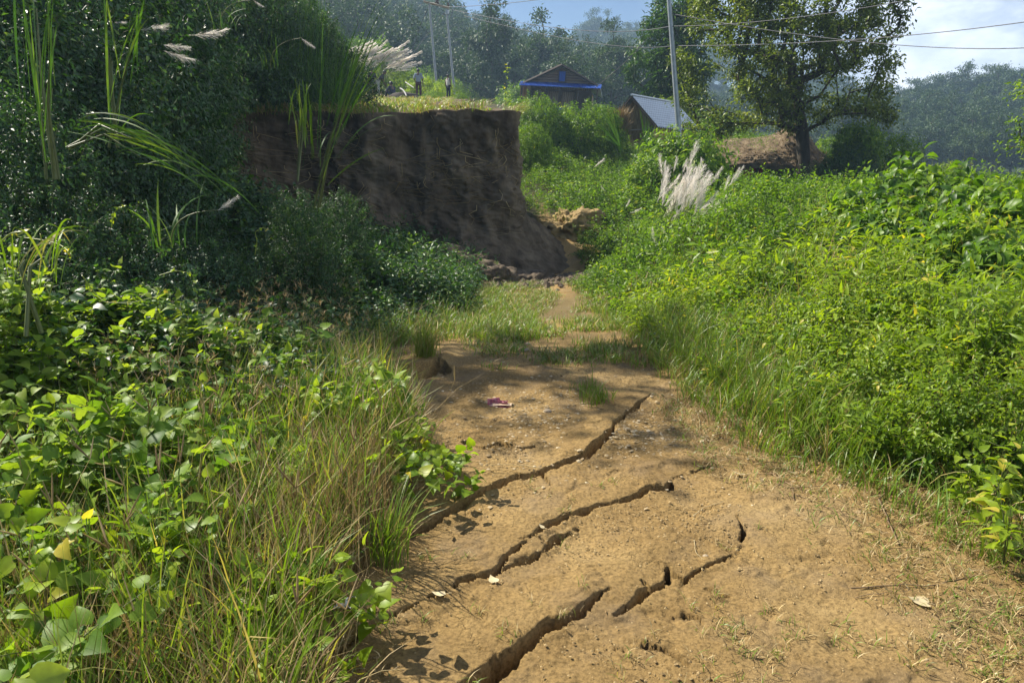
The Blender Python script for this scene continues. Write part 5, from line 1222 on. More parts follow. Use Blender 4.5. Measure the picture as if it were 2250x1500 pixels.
# bright clump right of centre
def pl(px0, py0, px1, py1, Y): return (P(px0, py0, Y), P(px1, py1, Y+rng.uniform(-.15, .15)))
pls = []
for i in range(28):
    x0 = rng.normal(1490, 32); y0 = rng.uniform(425, 492); dx = rng.normal(34, 16); L_ = rng.uniform(42, 78); pls.append(pl(x0, y0, x0+dx, y0-L_, rng.uniform(12.2, 12.9)))
for a in [(1512, 375, 1536, 312), (1530, 395, 1545, 350), (1455, 385, 1448, 340), (1462, 400, 1458, 355), (1500, 380, 1512, 350), (1560, 405, 1590, 370), (1480, 378, 1490, 345)]: pls.append(pl(*a, 12.6))
bb = P(1480, 500, 12.4); plume_clump('plume_grass', pls, (bb[0], 12.4, Hs(bb[0], 12.4)), 'biggest clump of white feathery plume grass, in the middle of the right bank', 'plume grass', None, 260, 1.2)
for i, (lst, b_, lab) in enumerate([
    ([(1600, 410, 1628, 372), (1612, 400, 1636, 368), (1592, 420, 1604, 388)], (1590, 470), 'few white plumes just right of the biggest plume clump'),
    ([(1535, 462, 1565, 448), (1568, 466, 1600, 462), (1560, 480, 1575, 458)], (1540, 520), 'small plumes bending right below the biggest clump'),
    ([(1505, 496, 1532, 478), (1470, 520, 1450, 500), (1440, 535, 1430, 500)], (1490, 560), 'scattered low plumes under the biggest clump'),
    ([(1305, 368, 1330, 350)], (1310, 420), 'single white plume standing alone on the slope left of the straw hut shrub'),
    ([(1330, 420, 1320, 410), (1385, 468, 1410, 460), (1376, 455, 1384, 440)], (1390, 520), 'tiny grey plumes left of the biggest clump'),
    ([(1822, 465, 1868, 448)], (1835, 530), 'single drooping silver plume among the bushes right of the plume clumps'),
    ([(1902, 490, 1914, 450), (1918, 488, 1932, 462)], (1900, 560), 'two faint upright plumes right of the drooping silver plume')]):
    Yq = 11.6 if i != 3 else 20; b = P(*b_, Yq); plume_clump('plume_grass', [pl(*a, Yq) for a in lst], (b[0], Yq, Hs(b[0], Yq)), lab, 'plume grass', None, 30, .9)
# white stand behind the people
for cx, lab in ((782, 'left half of the white plume stand behind the people on the cliff top'), (842, 'right half of the white plume stand behind the people on the cliff top')):
    pls = []
    for i in range(30):
        x0 = rng.normal(cx, 28); y0 = rng.uniform(118, 158); L_ = rng.uniform(16, 30); pls.append(pl(x0, y0, x0+L_*rng.uniform(.9, 1.7), y0-L_*rng.uniform(.25, .8), 50))
    b = P(cx, 190, 50); plume_clump('plume_grass', pls, (b[0], 50, Hs(b[0], 50)), lab, 'plume grass', None, 260, 2.4, 'grass', PLUF, 1.0, .012)
# shaded plumes on the left bank
for (a, Y, lab) in [((498, 448, 526, 436), 5.2, 'single grey plume on a long slanting stalk on the left bank'), ((258, 50, 280, 52), 8.2, 'pale plume in the dark shrubs near the top left corner'),
                    ((316, 66, 372, 62), 8.4, 'long pale plume drooping right, in the dark shrubs at the top left'), ((362, 98, 418, 112), 8.6, 'pale plume on the dark bank just below the long drooping one'),
                    ((366, 112, 428, 140), 8.6, 'lowest of the pale plumes in the dark shrubs at upper left'), ((430, 78, 500, 74), 9.6, 'faint pale plume pointing right in the upper left shrubs'),
                    ((562, 0, 578, 18), 11, 'white plume at the top edge above the dark shrubs'), ((668, 84, 690, 108), 12, 'small grey plume in the thicket above the left end of the cliff')]:
    k = 1 if Y > 6 else .0
    root = P(a[0]-(70 if k else 120), a[1]+(70 if k else 95), Y+.3*k)
    plume_clump('plume_grass', [(P(a[0]-(20 if not k else 6), a[1]+(14 if not k else 0), Y), P(a[2], a[3], Y))], (root[0], root[1], root[2]), lab, 'plume grass', None, 10, .6, 'cane')

# ------------------------------------------------------------------ tall cane grasses
def arcs(mb, B, T, w, lift, val, segs=9):
    """blades from base points B to tips T, bowed upward by lift"""
    B = np.asarray(B); T = np.asarray(T); N = len(B); t = np.linspace(0, 1, segs+1)[None, :, None]
    C_ = B+(T-B)*.5+lift; c = (1-t)**2*B[:, None]+2*t*(1-t)*C_[:, None]+t**2*T[:, None]
    d = (T-B); sd = np.cross(d, rng.normal(size=(N, 3))); sd /= np.linalg.norm(sd, axis=1, keepdims=True)+1e-9
    wv = np.asarray(w).reshape(-1, 1, 1)*.5*(.5+1.0*np.minimum(t*3, 1))*(1-t**2.5*.97)
    V = np.stack([c-sd[:, None]*wv, c+sd[:, None]*wv], 2).reshape(N, -1, 3)
    i = np.arange(segs)*2; f = np.stack([i, i+1, i+3, i+2], -1); F = (f[None]+(np.arange(N)*2*(segs+1))[:, None, None]).reshape(-1, 4)
    mb.add(V.reshape(-1, 3), F, np.repeat(val, segs))
def cane(name, root_px, Y, n, tipfun, w, label, nst=6, lift=.25, leafm='cane'):
    r0 = P(*root_px, Y); t = thing(name, r0, label, 'cane grass')
    B = []; T = []
    for i in range(n):
        tx_, ty_, s0 = tipfun(i); tip = P(tx_, ty_, Y+rng.normal(0, .35)); st = r0+(tip-r0)*s0; B.append(st-r0); T.append(tip-r0)
    B = np.array(B)+rng.normal(0, .05, (n, 3)); T = np.array(T); mb = MB()
    arcs(mb, B, T, rng.uniform(w*.6, w*1.2, n), np.array([0, 0, 1.0])*lift*rng.uniform(.2, 1.2, (n, 1)), rng.uniform(.1, .95, n)); mb.build('blade', [M[leafm]], t)
    mb = MB()
    for i in range(nst):
        e = T[rng.integers(0, n)]*rng.uniform(.45, .7); tube(mb, [rng.normal(0, .04, 3)*[1, 1, 0]-[0, 0, .2], e*.5+[0, 0, .03], e], [.010, .008, .004], 6, .5, cap=False)
    mb.build('stem', [M['stem']], t); return t
def tipA(i):
    a = rng.uniform(0, 1); return (rng.choice([rng.uniform(700, 905), rng.uniform(790, 900)]), rng.uniform(-60, 140) if a < .8 else rng.uniform(150, 330), rng.uniform(.05, .55))
cane('cane_grass', (690, 410), 6.8, 26, tipA, .011, 'tall cane grass leaning right in front of the cliff, its blades reaching the top edge', 3)
cane('cane_grass', (665, 350), 6.6, 26, lambda i: (rng.uniform(630, 690), rng.uniform(160, 300), rng.uniform(.2, .6)), .014, 'upright leafy cane shoot standing left of the tall leaning cane grass', 2, leafm='grass')
def tipB(i): return (rng.uniform(330, 600), 250+rng.uniform(.45, 1.25)*(i % 37)/37*200+40, rng.uniform(.1, .5))
cane('cane_grass', (150, 262), 5.2, 26, lambda i: (lambda u_: (150+u_*430, 262+u_*u_*60+u_*150+rng.normal(0, 22), rng.uniform(0, .55)))(rng.uniform(.5, 1.05)), .010, 'cane grass fallen across the dark left bank, pointing down right', 3, .35)
cane('cane_grass', (105, 330), 5.0, 13, lambda i: (rng.uniform(20, 150), rng.uniform(-120, 90), rng.uniform(.0, .4)), .012, 'yellowish upright canes at the top left corner', 5)
cane('cane_grass', (250, 270), 6.0, 9, lambda i: (rng.uniform(215, 330), rng.uniform(-100, 60), rng.uniform(.0, .4)), .012, 'tall thin canes standing a little right of the top left corner', 4)
cane('cane_grass', (1368, 335), 24, 16, lambda i: (rng.uniform(1300, 1360), rng.uniform(225, 300), rng.uniform(0, .3)), .04, 'tall green grass clump at the left foot of the straw hut', 2)
cane('cane_grass', (1420, 330), 25, 14, lambda i: (rng.uniform(1400, 1450), rng.uniform(235, 310), rng.uniform(0, .3)), .04, 'tall green grass clump at the right foot of the straw hut', 2)
cane('cane_grass', (40, 640), 3.0, 26, lambda i: (rng.uniform(-20, 215), 500+rng.uniform(0, 1)*90, rng.uniform(.1, .5)), .008, 'light green grass arching over the left edge of the photo', 2, .25, 'grass')
# fine reedy stems of the thicket over the cliff
mb = MB(); N = 1100; px_ = rng.uniform(500, 765, N); Yp = rng.uniform(16.4, 18.6, N)
B = np.array([P(a, 215, b) for a, b in zip(px_, Yp)]); B[:, 2] = Hbase(B[:, 0], B[:, 1]); hgt = rng.uniform(.9, 2.9, N)*np.interp(px_, [560, 690, 730, 765], [1.1, 1, .62, .28])
T = B+np.stack([rng.normal(.15, .4, N), rng.normal(-.1, .3, N), hgt], 1); arcs(mb, B, T, np.full(N, .009), np.array([0, 0, .1]), rng.uniform(0, .8, N), 5)
N2 = 500; k = rng.integers(0, N, N2); arcs(mb, B[k]+.02, T[k]+rng.normal(0, .2, (N2, 3)), np.full(N2, .012), np.array([0, 0, .1]), rng.uniform(0, .8, N2), 5)
o = mb.build('reed_thicket', [M['cane']]); tag(o, 'fine feathery reeds standing on the left end of the cliff top', 'reeds', kind='stuff')
# sapling on the cliff lip
q = P(1095, 238, 16.6); t = thing('sapling', (q[0], 16.6, Hs(q[0], 16.6)), 'thin leafy sapling standing alone on the lip of the cliff', 'sapling')
mb = MB(); tp_ = P(1112, 148, 16.6)-np.array([q[0], 16.6, Hs(q[0], 16.6)]); tube(mb, [(0, 0, -.1), tp_*.3+[.01, 0, 0], tp_*.65+[.05, 0, 0], tp_], [.010, .008, .006, .003], 5); mb.build('stem', [M['stem']], t)
mb = MB(); n = 70; s_ = rng.uniform(.25, 1.02, n); p_ = s_[:, None]*tp_+np.stack([.05*np.sin(s_*PI), 0*s_, 0*s_], 1)+rng.normal(0, .05, (n, 3)); leaves(mb, 'diamond', p_, rng.normal(size=(n, 3))*[1, 1, .5], np.tile([0, 0, 1.0], (n, 1))+rng.normal(0, .3, (n, 3)), rng.uniform(.06, .10, n), rng.uniform(.4, 1, n)); mb.build('foliage', [M['leaf_lime']], t)

# ------------------------------------------------------------------ grass tufts on the path
def tuft_thing(px, py, n, h, spread, label, leanx=0.0, straw=.2, w=(.003, .006), cat='grass tuft', group=None, bend=(.1, .6), vm=.5):
    g_ = G(px, py, Htps); z = float(Hg(np.array([g_[0]]), np.array([g_[1]]))[0])
    a = rng.uniform(0, 2*PI, n); L = np.stack([np.cos(a)+leanx, np.sin(a)], 1); L /= np.linalg.norm(L, axis=1, keepdims=True)
    mb = MB(); blades(mb, rng.normal(0, spread, (n, 3))*[1, 1, 0]-[0, 0, .01], rng.uniform(.5, 1.1, n)*h, L, rng.uniform(*w, n), rng.uniform(*bend, n), 5, np.clip(rng.normal(vm, .15, n), 0, .95), (rng.random(n) < straw).astype(int))
    o = mb.build('grass_tuft', GM, loc=(g_[0], g_[1], z)); tag(o, label, cat, group); return o
tuft_thing(935, 792, 260, .42, .05, 'bright green grass tuft beside the dark hollow on the left of the path', .35, .1, vm=.85)
tuft_thing(1310, 885, 120, .16, .05, 'low wide grass tuft in the middle of the path', 0, .1)
tuft_thing(1290, 865, 90, .14, .07, 'loose grass tuft just behind the low wide one in mid path', 0, .2)
tuft_thing(1245, 715, 60, .13, .04, 'dark small tuft far along the path below the cliff corner', 0, .1)
tuft_thing(1205, 795, 110, .10, .09, 'low pale tuft beside the two stones on the path', 0, .3, bend=(.5, 1))
tuft_thing(1480, 770, 120, .35, .05, 'upright green tuft at the right edge of the far path', 0, .1)
tuft_thing(880, 835, 50, .16, .03, 'small tuft growing inside the dark hollow left of the path', 0, .1)
tuft_thing(850, 1240, 90, .42, .04, 'tuft of arching grass overhanging the path at lower left', .9, .2)
k_ = 0
for i in range(150):
    for _ in range(50):
        px, py = rng.uniform(760, 2250), rng.uniform(1010, 1495)
        g_ = G(px, py, Htps); e_ = g_[0]-xr(g_[1])
        if g_[0] > xl(g_[1]) and rng.random() < .10+.9*math.exp(-abs(e_)*3.0)+(.5 if py > 1330 and px > 1550 else 0): break
    n = rng.integers(8, 22); mb = MB(); a = rng.uniform(0, 2*PI, n); z = float(Hg(np.array([g_[0]]), np.array([g_[1]]))[0])
    off = np.cumsum(rng.normal(0, .012, (n, 3)), 0)*[1, 1, 0]
    blades(mb, off-[0, 0, .004], rng.uniform(.02, .065, n), np.stack([np.cos(a), np.sin(a)], 1), rng.uniform(.0018, .0035, n), rng.uniform(.4, 1, n), 3, np.clip(rng.normal(.6, .25, n), 0, 1), (rng.random(n) < .6).astype(int))
    o = mb.build('grass_sprig', GM, loc=(g_[0], g_[1], z)); tag(o, 'small wiry half dry grass sprig creeping on the bare dirt path', 'grass sprig', 'wiry grass sprigs on the bare path')

# ------------------------------------------------------------------ stones, chips, crumbs
def chips(n, reg, dens, size, mat, name, label, flat=.35, cat='gravel'):
    x, y = samp(n, *reg, dens); dc = crack_depth(x[None], y[None])[0][0]; x = x[dc < .003]; y = y[dc < .003]; n = len(x); z = Hg(x, y)
    ico = np.array([(1, 0, 0), (.3, .9, 0), (-.8, .6, 0), (-.8, -.6, 0), (.3, -.9, 0), (0, 0, 1), (.1, .1, -.5)])
    F = [(0, 1, 5), (1, 2, 5), (2, 3, 5), (3, 4, 5), (4, 0, 5), (1, 0, 6), (2, 1, 6), (3, 2, 6), (4, 3, 6), (0, 4, 6)]
    V = ico[None]*(1+rng.normal(0, .22, (n, 7, 3))); V[:, :, 2] *= flat; s = size[0]*(size[1]/size[0])**(rng.random(n)**2.2)
    R = tilt(n, .25); W_ = np.einsum('nij,nmj->nmi', R*s[:, None, None], V)+np.stack([x, y, z+s*flat*.35], 1)[:, None]
    mb = MB(); mb.add(W_.reshape(-1, 3), (np.array(F)[None]+(np.arange(n)*7)[:, None, None]).reshape(-1, 3), rng.uniform(0, 1, n).repeat(10))
    o = mb.build(name, mat, smooth=False); tag(o, label, cat, kind='stuff'); return o
def gd(cx, cy, rx_, ry_):
    c = G(cx, cy, Htps)[:2]; return lambda x, y: np.exp(-((x-c[0])/rx_)**2-((y-c[1])/ry_)**2)
g1, g2_, g3, g4 = gd(1330, 930, .5, .45), gd(1450, 965, .35, .2), gd(1180, 900, .5, .8), gd(1630, 1200, .12, .3)
M['chip'] = leafmat('pale_chip', [(0, (.22, .16, .085)), (.5, (.34, .26, .15)), (1, (.50, .42, .28))], trans=0, rough=.9, spec=.2)
M['crumb'] = leafmat('soil_crumb', [(0, (.18, .12, .055)), (1, (.38, .28, .14))], trans=0, rough=.95, spec=.1)
inpath = lambda x, y: (x > xl(y)-.1) & (x < xr(y)+.3)
chips(2600, (-.8, 1.9, 2.8, 8), lambda x, y: inpath(x, y) & (rng.random(len(x)) < .03+g1(x, y)*.7+g2_(x, y)+g3(x, y)*.5+g4(x, y)*.3), (.004, .016), M['chip'], 'gravel', 'pale flat stone chips scattered on the middle of the path')
chips(20000, (-.9, 2.4, 1.4, 6), lambda x, y: inpath(x, y) & (rng.random(len(x)) < .15+.85*sstep(-.1, .5, fbm(x*2.2, y*2.2, 0, 3, 55))), (.0016, .007), M['crumb'], 'soil_crumbs', 'crumbs of dry earth strewn over the cracked path', .7, 'crumbs')
def stone(px, py, s, label, seed):
    g_ = G(px, py, Htps); return lump('stone', (g_[0], g_[1], float(Hg(np.array([g_[0]]), np.array([g_[1]]))[0])+s*.25), (s, s*.8, s*.6), M['stone'], label, 'stone', seed, .35, 20)
stone(1157, 774, .035, 'larger pale stone lying in the middle of the far path', 2); stone(1160, 755, .025, 'small dark stone just behind the larger pale one', 4)
stone(1203, 905, .028, 'angular ochre stone beside the crumpled packet', 7); stone(1140, 782, .014, 'tiny pebble in front of the larger pale stone', 9)
stone(1550, 1222, .012, 'small grey pebble beside the short crack right of centre', 11); stone(1475, 765, .03, 'half buried stone near the right edge of the far path', 14)

# ------------------------------------------------------------------ talus and mounds at the cliff foot
def mound(px, py, Y, r, mat, name, label, seed, nz_=.55):
    c = P(px, py, Y); return lump(name, (c[0], Y, Hs(c[0], Y)-.05), r, mat, label, 'mound', seed, nz_, 110)
M['talus'] = solid('talus_soil', [(.3, (.05, .038, .028)), (.5, (.11, .085, .06)), (.7, (.20, .155, .105))], 7, 8, .95, 1.0, 40)
mound(985, 620, 13.7, (1.3, .8, .62), M['talus'], 'earth_heap', 'broad heap of fallen dark earth at the foot of the cliff', 2)
mound(1080, 640, 13.3, (.6, .5, .42), M['talus'], 'earth_heap', 'small rounded earth heap right of the broad one at the cliff foot', 5)
mound(1165, 628, 14.6, (.5, .5, .28), M['talus'], 'earth_heap', 'low heap of earth under the right corner of the cliff', 8)
M['ochre'] = solid('ochre_bank', [(.3, (.20, .14, .06)), (.7, (.34, .25, .11))], 5, 8, .95, 1.0, 20)
mound(1258, 575, 18.6, (.8, .8, .62), M['ochre'], 'ochre_bank', 'small sunlit ochre earth bank beyond the right corner of the cliff', 13)
chips(5200, (-3.2, 1.7, 11.6, 15.4), lambda x, y: rng.random(len(x)) < sstep(11.8, 14, y), (.008, .11), M['talus'], 'rubble', 'dark clods fallen at the foot of the cliff', .7, 'clods')
mb = MB(); n = 2600; q = np.array([P(a, b, 13.1) for a, b in zip(rng.normal(1085, 45, n), rng.uniform(590, 650, n))]); q[:, 1] += rng.uniform(-.5, .6, n); q[:, 2] = np.maximum(Hbase(q[:, 0], q[:, 1]), Hbase(q[:, 0], q[:, 1])+.42-.9*np.hypot(q[:, 0]+.35, q[:, 1]-13.3))
a = rng.uniform(0, 2*PI, n); blades(mb, q, rng.uniform(.06, .16, n), np.stack([np.cos(a), np.sin(a)], 1), .007, rng.uniform(.3, 1, n), 3, rng.uniform(.1, .7, n), (rng.random(n) < .4).astype(int))
o = mb.build('heap_grass', GM); tag(o, 'olive grass growing over the small earth heap at the cliff foot', 'grass', kind='stuff')

# ------------------------------------------------------------------ litter, dry leaves, twigs
def gp(px, py, dz=0.0):
    g_ = G(px, py, Htps); return np.array([g_[0], g_[1], float(Hg(np.array([g_[0]]), np.array([g_[1]]))[0])+dz])
def sheet(name, c, outline, mats, label, cat, rz, seed, curl=.15, thick=.0012, tiltx=0):
    n = 13; u = np.linspace(-1, 1, n); U, V = np.meshgrid(u, u, indexing='ij'); sx, sy = outline
    Zz = curl*sx*(fbm(U*1.3+seed, V*1.3, 0, 3, seed)+.4*U*U*np.sign(V+.2))
    edge = 1+.12*fbm(U*2.5, V*2.5, 0, 2, seed+4)
    P_ = np.stack([U*sx*edge, V*sy*edge, Zz-Zz.min()+.002], -1).reshape(-1, 3); idx = np.arange(n*n).reshape(n, n)
    f = np.stack([idx[:-1, :-1], idx[1:, :-1], idx[1:, 1:], idx[:-1, 1:]], -1).reshape(-1, 4); mb = MB()
    mm = (np.repeat(np.arange(n-1), n-1) > (n-1)*.62).astype(int) if len(mats) > 1 else 0
    mb.add(P_+[0, 0, thick], f, .5, mm); mb.add(P_, f[:, ::-1], .5, mm)
    o = mb.build(name, mats, loc=c); o.rotation_euler = (tiltx, 0, rz); tag(o, label, cat); return o
M['paper'] = plain('white_paper', (.72, .70, .68), .7, var=.05); M['cream'] = plain('cream_wrapper', (.62, .45, .30), .4); M['pinkp'] = plain('pink_wrapper', (.30, .08, .11), .35, var=.5, scale=60)
pk = thing('crumpled_packet', gp(1100, 892), 'crumpled pink and cream wrapper lying on the path', 'wrapper', rz=-.1)
o = sheet('flat_panel', (0, 0, .004), (.075, .028), [M['cream']], None, None, 0, 3, .12); o.parent = pk
o = sheet('torn_flap', (-.055, .022, .02), (.045, .022), [M['pinkp']], None, None, .5, 8, .5, tiltx=.8); o.parent = pk
o = sheet('torn_flap', (.01, .03, .012), (.04, .015), [M['pinkp']], None, None, -.2, 12, .5, tiltx=.7); o.parent = pk
mb = MB(); tube(mb, [(-.07, -.027, .008), (0, -.031, .006), (.075, -.026, .006)], .0035, 5); mb.build('red_edge', M['pinkp'], pk)
sheet('scrap_of_paper', gp(748, 1326, .004), (.055, .032), [M['paper']], 'scrap of white paper at the grassy left edge of the path', 'paper', .2, 5, .12)
M['dryleaf'] = leafmat('dry_leaf', [(0, (.34, .24, .11)), (.5, (.42, .33, .18)), (1, (.52, .44, .27))], trans=.15, rough=.7, tcol=(1, 1, .8), spec=.2)
M['orangeleaf'] = leafmat('orange_leaf', [(0, (.45, .22, .08)), (1, (.55, .32, .12))], trans=.15, rough=.7, tcol=(1, 1, .8), spec=.2)
def dleaf(px, py, s, rz, label, kind='heart', mat='dryleaf', val=.5):
    v, f = LV[kind]; mb = MB(); vv = v.copy()*s; vv[:, 1] -= s*.5; vv[:, 2] = np.abs(vv[:, 2])*.7+.12*np.abs(vv[:, 0]); mb.add(vv, f, val)
    tube(mb, [(0, -s*.5, .002), (.01*s, -s*.9, .004)], .0012, 4, val)
    o = mb.build('dry_leaf', [M[mat]], loc=gp(px, py, .006)); o.rotation_euler = (rng.normal(0, .12), rng.normal(0, .12), rz); tag(o, label, 'dry leaf')
dleaf(2015, 1322, .066, 1.2, 'round pale dry leaf lying alone on the dirt at lower right', val=.8)
dleaf(1082, 1276, .045, .4, 'small pale curled leaf beside the long middle crack', val=.9)
dleaf(965, 1308, .055, 1.5, 'pale dry leaf lying across the thin crack left of centre', 'broad', val=.9)
dleaf(1622, 1048, .075, 1.5, 'long pale dry leaf near the right side of the path', 'long', val=.7)
dleaf(1660, 930, .05, .3, 'orange-brown dead leaf at the grassy right edge of the path', 'broad', 'orangeleaf')
dleaf(1190, 1168, .03, .9, 'tiny pale leaf scrap by the forked middle crack', 'broad', val=.9)
dleaf(1740, 1045, .045, 1.3, 'thin pale leaf where the long runner begins on the right', 'long', val=.7)
dleaf(1535, 1025, .04, 1.4, 'slim pale leaf on the bare dirt right of the upper crack', 'long', val=.6)
def twig(pts, r, label, lift=.006, mat='twig', forks=()):
    W_ = np.array([gp(a, b, lift) for a, b in pts]); mb = MB(); n = 4*len(W_); t_ = np.linspace(0, 1, n); C_ = np.stack([np.interp(t_, np.linspace(0, 1, len(W_)), W_[:, i]) for i in range(3)], 1)
    C_ += rng.normal(0, .002, C_.shape); tube(mb, C_-C_[0], r*(1-.5*t_), 5)
    for fk in forks:
        F_ = np.array([gp(a, b, lift+.004) for a, b in fk]); tube(mb, F_-C_[0], [r*.7, r*.35] if len(F_) == 2 else r*.5, 5)
    o = mb.build('twig', M[mat], loc=C_[0]); tag(o, label, 'twig')
twig([(1870, 1291), (1960, 1282), (2040, 1287), (2120, 1270), (2200, 1250)], .0032, 'long thin brown twig lying on the dirt at lower right')
twig([(1880, 1309), (1950, 1300), (2010, 1298)], .0018, 'short thin twig just below the long brown one')
twig([(1930, 1105), (1950, 1150), (1975, 1200)], .0055, 'straight pale twig pointing at the camera near the right grass', forks=[[(1930, 1105), (1970, 1070)]])
twig([(1745, 1090), (1860, 1140), (1960, 1180)], .0022, 'fine reddish twig meeting the pale twig on the right')
twig([(1660, 1012), (1780, 1018), (1880, 1015)], .0022, 'thin brown twig lying level along the grass edge on the right')
twig([(1692, 1042), (1740, 1072), (1745, 1105)], .0045, 'knobbly dry runner at the right side of the path', forks=[[(1705, 1045), (1660, 1046)], [(1735, 1080), (1820, 1075)]])
twig([(1524, 1142), (1545, 1118), (1590, 1112)], .0022, 'curved dry grass stalk on the bare dirt right of centre', mat='dryleaf')
twig([(1528, 905), (1538, 925), (1537, 945)], .004, 'short dry stalk at the far right of the path', mat='dryleaf')
twig([(1525, 1190), (1528, 1215), (1545, 1235)], .0018, 'fine forked dry stalk beside the short crack', mat='dryleaf')
twig([(1190, 1040), (1130, 1028), (1050, 1032)], .0022, 'pale dry stalk lying across the upper crack', mat='dryleaf', lift=.012)
twig([(700, 1430), (640, 1455), (560, 1490)], .004, 'pale stem lying in the grass at the bottom left', lift=.03)
# twining tendrils on the left
def tendril(pts, Y, r, label):
    W_ = np.array([P(a, b, Y+d) for a, b, d in pts]); n = 40; t_ = np.linspace(0, 1, n); C_ = np.stack([np.interp(t_, np.linspace(0, 1, len(W_)), W_[:, i]) for i in range(3)], 1)
    for _ in range(3): C_[1:-1] = (C_[:-2]+C_[1:-1]*2+C_[2:])/4
    mb = MB(); tube(mb, C_-C_[0], r*(1-.6*t_), 5, .9); k = rng.integers(4, n-2, 10); leaves(mb, 'heart', C_[k]-C_[0], rng.normal(size=(10, 3)), np.tile([0, -.4, 1.0], (10, 1)), rng.uniform(.012, .03, 10), rng.uniform(.6, 1, 10), 1)
    o = mb.build('tendril', [M['stem_lime'], M['leaf_lime']], loc=C_[0]); tag(o, label, 'vine')
M['stem_lime'] = leafmat('lime_stem', [(0, (.14, .20, .04)), (1, (.30, .36, .08))], trans=.2)
tendril([(-15, 552, 0), (20, 512, 0), (60, 508, 0), (30, 520, .1), (80, 525, .1), (130, 535, 0), (160, 560, -.1), (152, 575, -.1)], 3.2, .004, 'pale curling vine tip at the left edge, above the arching grass')
tendril([(245, 500, 0), (248, 470, 0), (262, 455, 0), (278, 452, .05)], 4.2, .003, 'thin upright tendril over the shaded bushes on the left')
tendril([(180, 605, 0), (205, 640, .05), (230, 665, 0), (290, 665, 0), (350, 650, .05), (370, 640, 0)], 3.4, .0026, 'long wavy tendril over the shaded left weeds')
tendril([(450, 720, 0), (480, 728, 0), (500, 715, .05), (498, 698, 0)], 3.6, .003, 'hooked pale tendril over the feathery sedge')
tendril([(350, 605, 0), (385, 594, 0), (420, 600, 0), (432, 622, 0)], 3.8, .0026, 'short arching tendril above the left weeds')
tendril([(110, 650, 0), (100, 630, 0), (118, 618, 0), (105, 660, 0), (120, 690, 0), (150, 700, .1)], 3.0, .003, 'twisted yellowish vine shoot at the left edge below the arching grass')
tendril([(560, 560, 0), (565, 530, 0), (560, 510, 0), (575, 500, 0), (595, 506, 0)], 5.2, .003, 'pale looping tendril in front of the dark bushes near the sedge')
# herb stalks with seed heads, left and feathery sedge
mb = MB(); N = 5200; x, y = samp(N, -3.6, -.8, 3.3, 7.0, lambda a, b: (a < xl(b)-.05) & (a > xl(b)-2.4) & infrustum(a, b) & (fbm(a*.8, b*.8, 0, 2, 91) > -.2)); N = len(x)
a = rng.uniform(0, 2*PI, N); blades(mb, np.stack([x, y, Hbase(x, y)], 1), rng.uniform(.3, .62, N), np.stack([np.cos(a), np.sin(a)], 1), .0028, rng.uniform(.1, .8, N), 4, rng.uniform(.2, .8, N), (rng.random(N) < .5).astype(int))
hx_ = rng.integers(0, N, 900); hb = np.stack([x[hx_], y[hx_], Hbase(x[hx_], y[hx_])+rng.uniform(.35, .6, 900)], 1)
for _ in range(7):
    d = rng.uniform(0, 2*PI, 900); blades(mb, hb, rng.uniform(.03, .08, 900), np.stack([np.cos(d), np.sin(d)], 1), .0028, rng.uniform(.3, 1, 900), 2, rng.uniform(.2, .9, 900), 1)
o = mb.build('sedge', [M['grass'], M['straw']]); tag(o, 'fine feathery brownish sedge along the shaded left side of the path', 'sedge', kind='stuff')
# seed spikes among the foreground grass
mb = MB()
for i in range(90):
    yq = rng.uniform(1.6, 3.6); xq = xl(yq)-rng.uniform(.0, 1.5)
    if not infrustum(np.array([xq]), np.array([yq]))[0]: continue
    h_ = rng.uniform(.35, .6); b = np.array([xq, yq, Hs(xq, yq)]); ld = rng.normal(0, .12, 2); tp_ = b+[ld[0], ld[1], h_]
    tube(mb, [b, (b+tp_)/2, tp_], .0013, 3, .6, cap=False)
    for q in range(rng.integers(1, 4)):
        e = tp_+[rng.normal(0, .04), rng.normal(0, .04), rng.uniform(.05, .10)]; tube(mb, [tp_, (tp_+e)/2, e], [.002, .0035, .001], 4, rng.uniform(.3, 1))
o = mb.build('seed_spikes', [M['straw']]); tag(o, 'pale finger shaped seed spikes rising over the left foreground grass', 'grass', kind='stuff')
# upright leafy stems rising over the right bank
for i, (px, py, Y, h_) in enumerate([(1980, 560, 4.6, .55), (2030, 540, 4.8, .6), (1925, 590, 4.8, .5), (2060, 560, 4.4, .5), (1885, 620, 5.0, .45), (2120, 690, 3.6, .5), (2190, 1000, 2.6, .4), (2140, 960, 2.9, .4), (2225, 900, 2.7, .45), (2240, 1060, 2.4, .35)]):
    tp_ = P(px, py, Y); k = 'lance' if i < 6 else 'small'
    mb = MB()
    for q in range(3): mb.merge(sprig('lance' if i < 6 else 'broad', 18 if i < 6 else 10, h_*rng.uniform(.8, 1), .085 if i < 6 else .075, bend=.15, vmid=.7))
    o = mb.build('herb_plant' if i < 6 else 'weed_plant', [M['leaf_lime'], M['stem']], loc=(tp_[0], Y, tp_[2]-h_)); tag(o, 'upright pale green leafy stem rising over the weeds of the right bank' if i < 6 else 'broad leaved weed at the right edge of the dirt path', 'plant', 'upright leafy stems' if i < 6 else 'broad leaved weeds at the right edge')
# tree outside the left edge whose branches dapple the path
q = (-8.2, 8.6); qz = Hs(*q)
w5, l5 = make_tree(31, 0, [(0, 0, -.3), (.1, .1, 1.5), (.5, .3, 3), (.9, .6, 4.4), (1.2, .8, 5.6)], .16, (1.5, .9, 5.2), (1.9, 1.6, 1.1), 60, 2600, 'diamond', .17, .2, 6, .5, .35, .4, .3)
t = thing('overhanging_tree', (q[0], q[1], qz), 'dark tree leaning in over the top left corner from the left bank', 'tree')
w5.build('trunk', [M['bark']], t); l5.build('crown', [M['leaf_left']], t)

